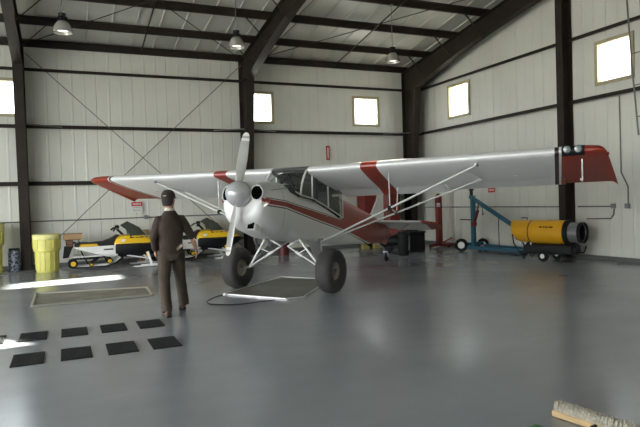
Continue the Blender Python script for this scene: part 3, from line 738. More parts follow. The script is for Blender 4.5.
def livery(name, fn):
    m = bpy.data.materials.new(name); m.use_nodes = True; nt = m.node_tree; b = nt.nodes['Principled BSDF']
    b.inputs['Roughness'].default_value = .36; b.inputs['Coat Weight'].default_value = .15
    tc = nt.nodes.new('ShaderNodeTexCoord'); sp = nt.nodes.new('ShaderNodeSeparateXYZ'); nt.links.new(tc.outputs['Object'], sp.inputs[0])
    red, ink, wht = fn(nt, *sp.outputs[:3])
    cur = None
    for fac, c in ((red, RED), (wht, (.72,.72,.69)), (ink, INK)):
        if fac is None: continue
        mx = nt.nodes.new('ShaderNodeMix'); mx.data_type = 'RGBA'; nt.links.new(fac, mx.inputs[0])
        if cur is None: mx.inputs[6].default_value = (*WHITE, 1)
        else: nt.links.new(cur, mx.inputs[6])
        mx.inputs[7].default_value = (*c, 1); cur = mx.outputs[2]
    nt.links.new(cur, b.inputs['Base Color']); return m
LOW = [(-5.2,.33),(-3.37,.64),(-1.7,1.02),(-.63,1.25),(.54,1.52),(1.15,1.585),(1.45,1.61)]
UPP = [(-1.71,1.20),(-.72,1.37),(.54,1.60),(1.15,1.66),(1.45,1.685)]
def fus_fn(nt, x, y, z):
    lo = pwl(nt, x, LOW); up = pwl(nt, x, UPP)
    a = nmath(nt, 'GREATER_THAN', z, lo)
    u = nmath(nt, 'LESS_THAN', z, up); rear = nmath(nt, 'LESS_THAN', x, -1.712)
    band = nmath(nt, 'MULTIPLY', a, nmath(nt, 'MAXIMUM', u, rear))
    band = nmath(nt, 'MULTIPLY', band, nmath(nt, 'LESS_THAN', x, 1.12))
    l1 = nmath(nt, 'LESS_THAN', nmath(nt, 'ABSOLUTE', nmath(nt, 'ADD', nmath(nt, 'SUBTRACT', z, lo), .03)), .009)
    l2 = nmath(nt, 'LESS_THAN', nmath(nt, 'ABSOLUTE', nmath(nt, 'SUBTRACT', nmath(nt, 'SUBTRACT', z, up), .02)), .006)
    l2 = nmath(nt, 'MULTIPLY', l2, nmath(nt, 'GREATER_THAN', x, -1.712))
    ln = nmath(nt, 'MULTIPLY', nmath(nt, 'MAXIMUM', l1, l2), nmath(nt, 'LESS_THAN', x, 1.12))
    return band, ln, None
M_fus = livery('fuselage_livery', fus_fn)
def wing_fn(nt, x, y, z):
    ay = nmath(nt, 'ABSOLUTE', y)
    ay = nmath(nt, 'SUBTRACT', ay, nmath(nt, 'MULTIPLY', nmath(nt, 'ADD', x, .25), .10))
    w = 1.73
    s = nmath(nt, 'MULTIPLY', nmath(nt, 'GREATER_THAN', ay, 1.43), nmath(nt, 'LESS_THAN', ay, w))
    tip = nmath(nt, 'GREATER_THAN', ay, 4.62)
    ink = nmath(nt, 'MULTIPLY', nmath(nt, 'GREATER_THAN', ay, 4.565), nmath(nt, 'LESS_THAN', ay, 4.625))
    wh = nmath(nt, 'MULTIPLY', nmath(nt, 'GREATER_THAN', ay, 4.625), nmath(nt, 'LESS_THAN', ay, 4.66))
    return nmath(nt, 'MAXIMUM', s, tip), ink, wh
M_wing = livery('wing_livery', wing_fn)
def tail_fn(nt, x, y, z): return nmath(nt, 'GREATER_THAN', nmath(nt, 'ABSOLUTE', y), 1.14), None, None
M_tail = livery('tailplane_livery', tail_fn)
M_cabin = mat('cabin_trim', (.035,.035,.03), .7, noise=.2)
M_wsg = glass('windshield_glass', (.84,.87,.84), .07)

AC = empty('light_aircraft', (3.62, 9.92, 0), math.radians(218.5), 'white and red high wing light aircraft on big tires in the middle of the hangar', 'aircraft')
def ring(x, zt, zb, hw, e=2.6, sh=0., n=36):
    zc, hh = (zt+zb)/2, (zt-zb)/2; out = []
    for k in range(n):
        a = 2*PI*k/n; c, s = math.cos(a), math.sin(a)
        yy = hw * math.copysign(abs(c)**(2/e), c); zz = zc + hh * math.copysign(abs(s)**(2/e), s)
        out.append((x - (zz-zc)*sh, yy, zz))
    return out
T = .194
cow = [(1.27,1.85,1.40,.25,2.1,T),(1.265,1.885,1.345,.32,2.15,T),(1.24,1.92,1.29,.37,2.2,T),(1.17,1.945,1.215,.40,2.3,T),(1.0,1.96,1.12,.415,2.5,T*.8),(.7,1.965,1.0,.41,2.6,T*.4),(.36,1.945,.93,.40,2.8,0)]
fus = MB().loft([ring(*c) for c in cow]).build('cowling', M_fus, AC, smooth=True)
body = [(.355,1.94,.93,.40,2.8),(.18,1.84,.92,.395,3.4),(0,1.71,.905,.39,6),(-.5,1.63,.84,.388,8),(-1.1,1.44,.765,.38,8),(-1.70,1.235,.70,.36,8)]
MB().loft([ring(*c) for c in body]).build('fuselage', M_fus, AC, smooth=True)
rear = [(-1.702,1.70,.70,.36,4.5),(-1.8,1.69,.69,.352,3.8),(-2.5,1.56,.635,.285,3.4),(-3.4,1.36,.58,.20,3.2),(-4.3,1.14,.52,.11,3),(-4.85,1.02,.475,.045,2.6)]
MB().loft([ring(*c) for c in rear]).build('rear_fuselage', M_fus, AC, smooth=True)
# seams on the cowling
m = MB(); m.loft([[(p[0]+q, p[1]*1.006, p[2]*1.0+(.003 if p[2]>1.5 else -.003)) for p in ring(.62,1.966,.98,.412,2.62,T*.35)] for q in (-.004,.004)], caps=False)
m.build('cowl_seam', mat('seam_grey', (.28,.28,.27), .5), fus)
m = MB(); m.bar((1.0,.405,1.80),(.45,.392,1.84),.006,.012); m.build('cowl_hinge', mat('seam_grey', (.28,.28,.27), .5), fus)
MB().bar((1.0,-.405,1.80),(.45,-.392,1.84),.006,.012).build('cowl_hinge', mat('seam_grey', (.28,.28,.27), .5), fus)
# air intakes, scoop, exhaust holes
Nd = Vector((math.cos(math.radians(11)), 0, math.sin(math.radians(11))))
for s in (-1, 1):
    a = Vector((Nd.x, s*.30, Nd.z)).normalized(); M = a.to_track_quat('Z', 'Y').to_matrix() @ Matrix.Diagonal((1.0, 1.22, 1))
    c = Vector((1.215, s*.285, 1.755))
    MB().lathe([(.0,.0),(.094,.0),(.094,.045),(.0,.045)], c, n=24, M=M).build('air_intake', M_void, fus, smooth=True)
    MB().lathe([(.090,.0),(.092,.052),(.098,.056),(.106,.050),(.110,.0)], c, n=24, M=M).build('intake_lip', M_white, fus, smooth=True)
    MB().lathe([(0,0),(.02,0),(.02,.05),(0,.05)], (1.20, s*.20, 1.55), n=12, M=M).build('nose_hole', M_blackp, fus)
m = MB(); Ms = Matrix.Rotation(-.35, 3, 'Y')
m.box((1.17,.17,1.205), (.20,.16,.15), M=Ms, ch=.015); m.build('chin_scoop', M_white, fus)
MB().box((1.266,.17,1.241), (.012,.115,.105), M=Ms).build('scoop_opening', M_void, fus)
MB().tube([(.75,-.12,1.0),(.70,-.12,.90),(.62,-.12,.86)], .028, 12).build('exhaust_pipe', M_grey, AC, smooth=True)
MB().tube([(.75,.14,1.0),(.70,.14,.90),(.62,.14,.86)], .028, 12).build('exhaust_pipe', M_grey, AC, smooth=True)
# script marks on the nose
for s in (-1, 1):
    m = MB(); pts = []
    for k in range(26):
        t = k/25; x = 1.25 - t*.17; yy = (.382 + .032*min(1, t*1.3)) ; z = 1.645 - .01*t + .028*math.sin(k*1.9)
        pts.append((x, s*(yy+.004), z))
    m.tube(pts, .014, 5); m.build('nose_script', M_red, fus)
# spinner and propeller
hub = Vector((1.30,0,1.745)); Mh = Nd.to_track_quat('Z','Y').to_matrix()
sp = MB().lathe([(0,0),(.21,0),(.212,.02),(.207,.07),(.187,.13),(.150,.19),(.10,.235),(.05,.26),(0,.268)], hub, n=36, M=Mh).build('spinner', mat('spinner_grey', (.50,.51,.51), .25, .2, coat=.4), AC, smooth=True)
MB().lathe([(0,-.03),(.12,-.03),(.12,0),(0,0)], hub, n=24, M=Mh).build('propeller_hub', M_grey, AC, smooth=True)
phi = math.radians(5.0)
side = Vector((0,1,0)); upv = Nd.cross(side); upv = -upv if upv.z < 0 else upv
for sgn in (1, -1):
    d = (upv*math.cos(phi) + side*math.sin(phi)) * sgn; w = Nd.cross(d).normalized()
    base = hub + Nd*.075
    st = [(.06,.05,.040,50),(.14,.075,.034,44),(.25,.125,.026,34),(.38,.162,.020,27),(.55,.172,.015,21),(.72,.160,.012,17),(.84,.145,.010,15),(.865,.142,.010,15),(.905,.134,.009,14),(.945,.120,.008,14),(.975,.098,.007,13),(.995,.06,.006,13),(1.003,.02,.004,13)]
    m = MB(); n = 16; prev = None
    for r, c, t, pit in st:
        p = math.radians(pit); cw = w*math.cos(p) + Nd*math.sin(p)*1.0; tw = Nd*math.cos(p) - w*math.sin(p)
        rg = [base + d*r + cw*(c/2*math.cos(2*PI*k/n)) + tw*(t/2*math.sin(2*PI*k/n)) for k in range(n)]
        if prev is not None: m.loft([prev[1], rg], caps=(r > 1.0 or prev[0] < .08), mi=1 if prev[0] > .94 or .84 < prev[0] + .001 < .9 and prev[0] > .86 else 0)
        prev = (r, rg)
    m.build('propeller_blade', [M_prop, mat('tip_paint', (.66,.64,.56), .4)], AC, smooth=True)
# windshield
K = 14
def wsb(k): return Vector((.345 - .33*k*k, .392*k, 1.945 - .225*k*k))
def wst(k): return Vector((-.255, .378*k, 2.165))
rows = []
for j in range(6):
    t = j/5; rows.append([wsb(k)*(1-t) + wst(k)*t + Vector((.035*math.sin(PI*t), 0, .03*math.sin(PI*t))) for k in [-1 + 2*i/K for i in range(K+1)]])
MB().loft(rows, caps=False, closed=False).build('windshield', M_wsg, AC, smooth=True)
MB().tube(rows[0], .012, 8).build('windshield_base_trim', M_white, AC, smooth=True)
MB().tube(rows[-1], .014, 8).build('windshield_top_trim', M_cabin, AC, smooth=True)
for s in (0, -1): MB().tube([r[s] for r in rows], .020, 10).build('windshield_post', M_whitep, AC, smooth=True)
m = MB()
m.tube([(.02,-.33,1.72),(-.28,.02,2.12)], .012, 8); m.tube([(.02,.33,1.72),(-.28,-.02,2.12)], .012, 8)
m.tube([(-.28,-.36,2.12),(-.28,.36,2.12)], .014, 8); m.tube([(-.9,-.36,1.92),(-.9,.36,1.92)], .014, 8); m.tube([(-.28,.0,2.12),(-.9,.3,1.92)], .011, 8); m.tube([(-.28,.0,2.12),(-.9,-.3,1.92)], .011, 8)
m.build('cabin_tubes', M_cabin, AC, smooth=True)
# dash, floor panel, seats, bulkhead
MB().prism([(.30,1.60),(.30,1.90),(.02,1.80),(-.02,1.76),(-.02,1.55)], 'Y', -.34, .34).build('instrument_panel', M_cabin, AC, bevel=.01)
MB().box((-1.66,0,1.46), (.02,.66,.44)).build('rear_bulkhead', M_cabin, AC)
for x0, zb in ((-.62, 1.38), (-1.28, 1.18)):
    m = MB(); m.box((x0,0,zb+.20), (.45,.44,.14), ch=.03); m.box((x0-.26,0,zb+.40), (.10,.42,.44), M=Matrix.Rotation(-.15,3,'Y'), ch=.03)
    m.build('seat', mat('seat_fabric', (.06,.055,.045), .85), AC)
# side windows and frames
def under(x): t = (-.25 - x)/1.5; return 2.165 - .445*t - .055
for s in (-1, 1):
    y = s*.386
    poly = [(.0,1.715),(-.235,2.12)] + [(x, under(x)+.02) for x in (-.5,-.8,-1.1,-1.4,-1.70)] + [(-1.70,1.24),(-1.1,1.445),(-.5,1.635)]
    MB().prism(poly, 'Y', y-.002, y+.002).build('side_window', M_wsg, AC)
    fr = MB(); fr.tube([(.0,y,1.715),(-.5,y,1.64),(-1.1,y,1.45),(-1.70,y,1.245),(-1.705,y,under(-1.7)+.01)], .013, 8)
    fr.build('window_frame', M_whitep, AC, smooth=True)
    MB().bar((-.42,y,1.655),(-.44,y,2.08), .030,.018, up=(1,0,0)).build('door_post', M_whitep, AC)
    MB().bar((-1.06,y,1.46),(-1.06,y,1.88), .026,.018, up=(1,0,0)).build('window_post', M_whitep, AC)
    MB().bar((-.60,y*.97,1.61),(-.60,y*.97,2.03), .045,.02, up=(1,0,0)).build('cabin_strap', M_cabin, AC)
    MB().box((-.95, s*.397, 1.30), (.10,.012,.02)).build('door_handle', M_grey, AC)
# wings
AF = [(1,.003),(.92,.017),(.85,.030),(.78,.043),(.7,.058),(.5,.088),(.3,.103),(.2,.100),(.1,.080),(.05,.059),(.0125,.031),(0,.004),(.005,-.012),(.02,-.022),(.06,-.028),(.15,-.031),(.3,-.031),(.5,-.028),(.7,-.021),(.78,-.017),(.85,-.012),(.92,-.008),(1,-.003)]
def airfoil(y, xle=-.25, zle=None, xte=-1.75, zte=None, th=1., t0=0., t1=1., dz=0.):
    a = abs(y); zle = 2.165 + .013*a if zle is None else zle; zte = 1.722 + .013*a if zte is None else zte
    c = Vector((xte-xle, 0, zte-zle)); L = c.length; u = c/L; nrm = Vector((-u.z, 0, u.x)); nrm = -nrm if nrm.z < 0 else nrm
    pts = [p for p in AF if t0 - 1e-6 <= p[0] <= t1 + 1e-6]
    return [Vector((xle, y, zle+dz)) + u*(L*t) + nrm*(L*o*th) for t, o in pts]
for s in (-1, 1):
    m = MB()
    ys_ = [.385, 1.0, 1.43, 1.75, 2.4, 3.2, 4.0, 4.62]
    m.loft([airfoil(s*y, t1=.78) for y in ys_])
    def rk(y, add, **k): return [p + Vector((0, s*add*(-.25-p.x)/1.5, 0)) for p in airfoil(s*y, **k)]
    m.loft([airfoil(s*4.60), rk(5.0,.05), rk(5.14,.09, xle=-.255, th=.9), rk(5.20,.11, xle=-.27, th=.66, dz=-.012), rk(5.235,.13, xle=-.30, zte=1.765, th=.36, dz=-.03), rk(5.25,.13, xle=-.33, zte=1.76, th=.12, dz=-.045)])
    wg = m.build('wing', M_wing, AC, smooth=True)
    def surf(y0, y1, nm, drop):
        rings = []
        for y in (y0, y1):
            r = airfoil(s*y, t0=.78, t1=1.); hinge = r[0] if False else airfoil(s*y, t0=.78, t1=.78)[0]
            R = Matrix.Rotation(drop, 3, 'Y'); up_ = [p for p in r]
            q = [hinge + R @ (p - hinge) + Vector((-.012,0,-.004)) for p in up_]
            rings.append(q)
        return MB().loft(rings).build(nm, M_wing, wg)
    surf(.45, 2.55, 'flap', -.16); surf(2.60, 4.585, 'aileron', -.05)
    # struts
    lo = Vector((-.68, s*.40, .83)); f = Vector((-.42, s*3.38, 2.09)); r_ = Vector((-1.24, s*3.38, 1.925))
    MB().tube([lo, f], .036, 12, flat=.5, up=(0,0,1)).build('wing_strut', M_whitep, AC, smooth=True)
    lo2 = lo + Vector((-.10,0,-.0))
    MB().tube([lo2, r_], .030, 12, flat=.5, up=(0,0,1)).build('wing_strut', M_whitep, AC, smooth=True)
    pf = lo.lerp(f, .485); pr = lo2.lerp(r_, .47)
    js = MB(); js.tube([pf, (pf.x+.02, pf.y-.0, 2.10)], .010, 8); js.tube([pr, (pr.x-.10, pr.y, 1.80)], .010, 8); js.tube([pf, pr], .012, 8); 
    js.build('jury_strut', M_whitep, AC, smooth=True)
    MB().lathe([(0,-.035),(.042,-.03),(.042,.03),(0,.035)], pf, 'Y', 12).build('strut_clamp', M_blackp, AC); MB().lathe([(0,-.03),(.038,-.025),(.038,.025),(0,.03)], pr, 'Y', 12).build('strut_clamp', M_blackp, AC)
    MB().tube([f.lerp(lo,.06), r_.lerp(lo2,.03)], .012, 8).build('strut_spacer', M_whitep, AC)
    for p in (f, r_): MB().box(p + Vector((0,0,.02)), (.12,.05,.06), ch=.008).build('strut_fitting', M_grey, AC)
    MB().tube([lo + Vector((.04,-s*.04,.03)), lo - Vector((.12,s*.04,-.03))], .04, 10).build('strut_fitting', M_grey, AC)
    for yy in (2.1, 3.9): MB().lathe([(0,0),(.045,0),(.04,.012),(0,.014)], (-.95, s*yy, 1.925+.0), n=16, M=Matrix.Rotation(PI,3,'X')).build('inspection_cover', M_white, wg)
# landing lights in the left tip
m = MB(); pr0 = [p for p in airfoil(4.66)[8:15]]; pr1 = [p for p in airfoil(4.97)[8:15]]
cen = Vector((-.32, 0, 2.2)); q = lambda P_: [p + (Vector((p.x,0,p.z)) - cen).normalized()*.006 for p in P_]
m.loft([q(pr0), q(pr1)]); wl = m.build('landing_light_cover', M_blackp, AC, smooth=True)
for yy in (4.735, 4.885):
    MB().lathe([(0,.0),(.056,0),(.058,.035),(.045,.05),(.0,.056)], (-.285, yy, 2.245), n=24, M=Vector((1,.0,-.05)).to_track_quat('Z','Y').to_matrix()).build('landing_light', mat('light_lens', (.16,.19,.18), .25, .3, coat=.3), AC, smooth=True)
m = MB(); m.tube([(-.50,4.92,2.12),(-.50,4.92,1.80),(-.38,4.92,1.78)], .009, 8); m.tube([(-.40,4.92,1.78),(-.20,4.92,1.80)], .016, 8); m.build('pitot_tube', M_whitep, AC, smooth=True)
MB().tube([(-.42,5.24,2.16),(-.42,5.285,2.165)], .022, 10).build('navigation_light', mat('nav_light', (.3,.02,.02), .2), AC, smooth=True)
MB().tube([(-.42,-5.24,2.16),(-.42,-5.285,2.165)], .022, 10).build('navigation_light', mat('nav_green', (.02,.2,.05), .2), AC, smooth=True)
# cabin roof
m = MB(); m.loft([airfoil(-.385, t1=1.), airfoil(.385, t1=1.)]); m.build('cabin_roof', mat('roof_tint', (.10,.11,.10), .3, coat=.3), AC, smooth=True)
MB().tube([(-.9,0,2.13),(-.95,.0,2.75)], .006, 6).build('antenna', M_whitep, AC)
# landing gear
for s in (-1, 1):
    ax = Vector((0, s*.76, .41)); F_ = Vector((.06, s*.36, .93)); Rr = Vector((-.74, s*.36, .83))
    MB().tube([F_, ax], .022, 10).build('gear_leg', M_whitep, AC, smooth=True)
    MB().tube([Rr, ax + Vector((-.05,0,0))], .020, 10).build('gear_leg', M_whitep, AC, smooth=True)
    MB().loft([[F_ + Vector((-.25,0,-.02)), Rr, ax + Vector((-.05,-s*.02,.03)), ax.lerp(F_,.1)], [F_ + Vector((-.25,s*.006,-.02)), Rr + Vector((0,s*.006,0)), ax + Vector((-.05,-s*.014,.03)), ax.lerp(F_,.1) + Vector((0,s*.006,0))]]).build('gear_fairing', mat('gear_fabric', (.42,.42,.40), .6), AC)
    c0 = Vector((-.02, s*.07, .80)); MB().tube([c0, ax + Vector((0,-s*.03,.02))], .014, 8).build('shock_strut', M_whitep, AC, smooth=True)
    k = c0.lerp(ax, .42); MB().tube([c0.lerp(ax,.25), k], .026, 10).build('bungee_cover', M_white, AC, smooth=True)
    MB().tube([(-.02, s*.30,.92), c0], .014, 8).build('cabane_strut', M_whitep, AC, smooth=True)
    MB().tube([F_.lerp(ax,.32), c0.lerp(ax,.32)], .010, 8).build('cross_tube', M_whitep, AC)
    MB().tube([ax, (0, s*1.05, .395)], .025, 10).build('axle', M_grey, AC)
    R_, wd = .387, .30; yc = .94 if s > 0 else -1.03
    prof = [(.15,-.085),(.19,-.125),(.27,-.150),(.33,-.145),(.366,-.115),(.383,-.065),(.387,0),(.383,.065),(.366,.115),(.33,.145),(.27,.150),(.19,.125),(.15,.085)]
    w_ = MB().lathe(prof, (0,yc,R_+.001), 'Y', 48, caps=False).build('tundra_tire', M_tire, AC, smooth=True)
    MB().lathe([(0,-.06),(.04,-.07),(.06,-.05),(.12,-.05),(.15,-.085),(.155,-.09),(.155,.09),(.15,.085),(.12,.05),(.06,.05),(.04,.07),(0,.06)], (0,yc,R_+.001), 'Y', 36).build('wheel_rim', mat('rim_grey', (.34,.31,.24), .4, .5), w_, smooth=True)
    MB().lathe([(0,0),(.03,0),(.03,.03),(0,.035)], (0,yc + s*.06,R_+.001), M=Matrix.Rotation(-s*PI/2,3,'X'), n=16).build('hub_cap', M_grey, w_, smooth=True)
    for k in range(6):
        a = 2*PI*k/6; MB().lathe([(0,0),(.012,0),(.012,.02),(0,.02)], (.10*math.cos(a), yc + s*.05, R_+.10*math.sin(a)), M=Matrix.Rotation(-s*PI/2,3,'X'), n=8).build('wheel_bolt', M_grey, w_)
# tail
fin = [(-3.95,1.19),(-4.15,1.30),(-4.45,1.58),(-4.72,1.98),(-4.80,2.05),(-4.87,2.07),(-4.87,1.0),(-4.5,1.06)]
MB().prism(fin, 'Y', -.022, .022).build('fin', M_white, AC, bevel=.012)
rud = [(-4.885,2.07),(-5.02,2.08),(-5.18,2.0),(-5.30,1.75),(-5.36,1.35),(-5.34,.95),(-5.24,.62),(-5.05,.46),(-4.885,.44)]
MB().prism(rud, 'Y', -.02, .02).build('rudder', M_red, AC, bevel=.012)
for s in (-1, 1):
    def slab(pts, t, nm, dz=0.):
        a = [(x, s*y, z + t/2) for x, y, z in pts]; b = [(x, s*y, z - t/2) for x, y, z in pts]
        return MB().loft([b, a]).build(nm, M_tail, AC, bevel=.01)
    slab([(-4.02,.06,1.08),(-4.40,1.15,1.04),(-4.62,1.38,1.0),(-4.80,1.42,.97),(-4.80,.06,.98)], .045, 'stabilizer')
    slab([(-4.815,.05,.975),(-4.815,1.42,.965),(-4.98,1.45,.91),(-5.18,1.40,.84),(-5.28,1.1,.80),(-5.30,.4,.80),(-5.12,.06,.86)], .03, 'elevator')
    MB().tube([(-4.75,s*.72,.96),(-4.70,s*.06,.55)], .010, 8).build('brace_wire', M_grey, AC)
m = MB(); m.tube([(-4.45,0,.50),(-4.8,0,.38),(-4.98,0,.24)], [.03,.026,.02], 10, flat=.5); m.build('tail_spring', M_grey, AC, smooth=True)
m = MB(); m.bar((-4.97,-.05,.25),(-5.02,-.05,.11),.03,.012); m.bar((-4.97,.05,.25),(-5.02,.05,.11),.03,.012); m.box((-4.97,0,.25),(.06,.12,.03)); m.build('tailwheel_fork', M_grey, AC)
MB().lathe([(0,-.03),(.05,-.03),(.085,-.032),(.105,-.02),(.105,.02),(.085,.032),(.05,.03),(0,.03)], (-5.02,0,.106), 'Y', 24).build('tailwheel', M_black, AC, smooth=True)

# ------------------------------------------------------------------ the man
def ell(c, rx, ry, n=20, tilt=(0,0), e=2.0):
    c = Vector(c); out = []
    for k in range(n):
        a = 2*PI*k/n; x = rx*math.copysign(abs(math.cos(a))**(2/e), math.cos(a)); y = ry*math.copysign(abs(math.sin(a))**(2/e), math.sin(a))
        out.append(c + Vector((x, y, x*tilt[0] + y*tilt[1])))
    return out
def remesh(o, vox=.012, sm=4):
    q = o.modifiers.new('remesh', 'REMESH'); q.mode = 'VOXEL'; q.voxel_size = vox; q.use_smooth_shade = True
    q = o.modifiers.new('smooth', 'SMOOTH'); q.iterations = sm; q.factor = .5
    return o
M_skin = mat('skin', (.42,.23,.15), .55, spec=.4)
M_jack = mat('brown_jacket', (.034,.021,.013), .85, noise=.2, nscale=9, bump=.7, bscale=9)
M_trou = mat('brown_trousers', (.052,.038,.025), .85, noise=.18, nscale=8, bump=.7, bscale=10)
M_cap = mat('dark_cap', (.030,.020,.016), .85, noise=.1)
M_shoe = mat('brown_shoe', (.060,.036,.022), .6)
M_hair = mat('dark_hair', (.022,.016,.012), .8, bump=.5, bscale=120)
M_coll = mat('cream_collar', (.55,.50,.42), .8)
PM = empty('person', (1.43, 8.76, 0), 0, 'man in dark brown jacket, trousers and cap walking away towards the snowmobiles', 'person')
# joints, man faces +y (away from the camera)
LH, RH = Vector((-.09,-.01,.93)), Vector((.09,.01,.93))
LK, RK = Vector((-.12,-.05,.51)), Vector((.14,.12,.52))
LA, RA = Vector((-.12,-.20,.10)), Vector((.185,.13,.13))
LS, RS = Vector((-.165,0,1.395)), Vector((.165,0,1.395))
LE_, RE = Vector((-.24,-.02,1.14)), Vector((.295,-.03,1.15))
LW, RW = Vector((-.205,.14,.94)), Vector((.375,.05,.94))
b = MB()
b.loft([ell((0,0,.86),.11,.08), ell((0,0,.95),.13,.09), ell((0,0,1.1),.115,.085), ell((0,0,1.3),.13,.095), ell((0,0,1.40),.11,.08), ell((0,0,1.47),.07,.06), ell((0,.01,1.54),.056,.060), ell((0,.015,1.62),.054,.058)])
for h, k, a in ((LH,LK,LA),(RH,RK,RA)): b.tube([h, h.lerp(k,.4), k, k.lerp(a,.35), a], [.078,.072,.054,.050,.036], 14); b.tube([a+Vector((0,-.04,-.03)), a+Vector((0,.14,-.06))], [.034,.03], 10)
for s_, e_, w_ in ((LS,LE_,LW),(RS,RE,RW)): b.tube([s_, s_.lerp(e_,.5), e_, e_.lerp(w_,.4), w_], [.050,.044,.038,.037,.026], 14); b.tube([(s_.x*.4,0,s_.z-.03), s_ + Vector((0,0,-.01))], [.05,.048], 12)
# head turned a little to the right
hr = Matrix.Rotation(-.6, 3, 'Z') * 1.12; HC = Vector((-.01,.015,1.675))
def hp(x, y, z): return HC + hr @ Vector((x, y, z))
hs = []
for z, rx, ry, oy in ((-.115,.03,.035,.035),(-.10,.045,.055,.03),(-.07,.058,.075,.02),(-.03,.068,.088,.01),(.01,.074,.095,.0),(.05,.076,.097,-.003),(.085,.066,.084,-.006),(.11,.045,.058,-.006),(.122,.015,.02,-.006)):
    hs.append([HC + hr @ (Vector(p)) for p in ell((0,oy,z), rx, ry, 24)])
b.loft(hs)
b.loft([[hp(x,y,z) for x,y,z in r] for r in ([(-.006,.092,.02),(.006,.092,.02),(.0,.08,.03)],[(-.014,.094,-.03),(.014,.094,-.03),(0,.122,-.022)],[(-.01,.085,-.04),(.01,.085,-.04),(0,.10,-.038)])])
b.loft([[hp(x,y,z) for x,y,z in r] for r in ([(-.02,.085,-.062),(.02,.085,-.062),(.02,.099,-.060),(-.02,.099,-.060)],[(-.022,.085,-.052),(.022,.085,-.052),(.022,.098,-.053),(-.022,.098,-.053)])])
for s in (-1, 1): b.tube([hp(s*.070,-.005,-.035), hp(s*.082,-.012,-.01), hp(s*.085,-.015,.02)], [.012,.017,.014], 10, flat=.6)
# right hand: palm and fingers, slightly curled
def hand(W, d, s, curl=.5):
    d = d.normalized(); side = Vector((0,1,0)); side = (side - d*side.dot(d)).normalized(); nrm = d.cross(side)
    if nrm.x * s > 0: nrm = -nrm          # palm faces the thigh
    b.tube([W - d*.02, W + d*.03, W + d*.075, W + d*.09], [.024,.034,.037,.030], 12, flat=.55, up=nrm)
    for i in range(4):
        L = (.070,.078,.073,.058)[i]; o = W + d*.082 + side*(.027 - i*.018); p1 = o + d*L*.42 + nrm*.006
        p2 = p1 + (d*math.cos(curl) + nrm*math.sin(curl))*L*.33; p3 = p2 + (d*math.cos(curl*2) + nrm*math.sin(curl*2))*L*.25
        b.tube([o - d*.02, o, p1, p2, p3], [.009,.0095,.009,.008,.0065], 8)
    t0 = W + d*.025 + side*.024; t1 = t0 + side*.026 + d*.022 + nrm*.006; t2 = t1 + d*.030 + side*.006 + nrm*.008; b.tube([t0, t1, t2], [.012,.0105,.0085], 8)
hand(RW, (RW-RE)*.6 + Vector((0,0,-.15)), 1); hand(LW, (LW-LE_)*.5 + Vector((.0,.0,-.05)), -1, .7)
body = remesh(b.build('person_body', M_skin, PM), .0065, 3)
# eyes
for s in (-1, 1):
    MB().lathe([(0,-.011),(.008,-.008),(.011,0),(.008,.008),(0,.011)], hp(s*.031,.083,.005), n=14).build('eye', mat('eye_white', (.6,.6,.58), .3), PM, smooth=True)
    MB().lathe([(0,0),(.005,0),(0,.002)], hp(s*.031,.0935,.005), n=12, M=(hr @ Vector((0,1,0))).to_track_quat('Z','Y').to_matrix()).build('pupil', M_blackp, PM)
# hair
h = MB(); hh = []
for z, rx, ry, oy in ((-.075,.052,.03,-.052),(-.05,.066,.05,-.040),(-.01,.079,.080,-.022),(.03,.081,.092,-.012),(.06,.079,.092,-.01)):
    hh.append([HC + hr @ Vector(p) for p in ell((0,oy,z), rx, ry, 24)])
h.loft(hh); remesh(h.build('hair', M_hair, PM), .007, 2)
# cap
c = MB(); cc = []
for z, r0, r1 in ((.035,.088,.107),(.055,.089,.108),(.085,.085,.103),(.115,.070,.086),(.135,.045,.055),(.142,.012,.015)):
    cc.append([HC + hr @ Vector(p) for p in ell((0,-.002,z), r0, r1, 28)])
c.loft(cc); cap = c.build('cap', M_cap, PM, smooth=True)
rim = []
for k in range(13):
    a = math.radians(20 + k*140/12); rim.append(a)
m = MB(); top = [[hp(.085*math.cos(a), .10*math.sin(a), .042) for a in rim], [hp(.082*math.cos(a), .10*math.sin(a) + .08*math.sin((a-.35)/(2.44)*PI)**.6 if 0 < (a-.35)/2.44 < 1 else .10*math.sin(a), .030) for a in rim]]
m.loft(top, caps=False, closed=False); m.loft([[p - Vector((0,0,.006)) for p in q_] for q_ in top], caps=False, closed=False); m.build('cap_brim', M_cap, cap, smooth=True)
MB().lathe([(0,0),(.007,0),(.005,.005),(0,.006)], hp(0,-.002,.142), n=10).build('cap_button', M_cap, cap)
MB().tube([hp(-.02,-.104,.062), hp(0,-.108,.058), hp(.02,-.104,.062)], .006, 6).build('cap_strap', M_coll, cap)
# collar
MB().loft([ell((0,.0,1.500),.088,.080), ell((0,.0,1.535),.076,.072,tilt=(0,.2)), ell((0,.005,1.575),.070,.066,tilt=(0,.2)), ell((0,.005,1.573),.064,.060,tilt=(0,.2))], caps=False).build('shirt_collar', M_coll, PM, smooth=True)
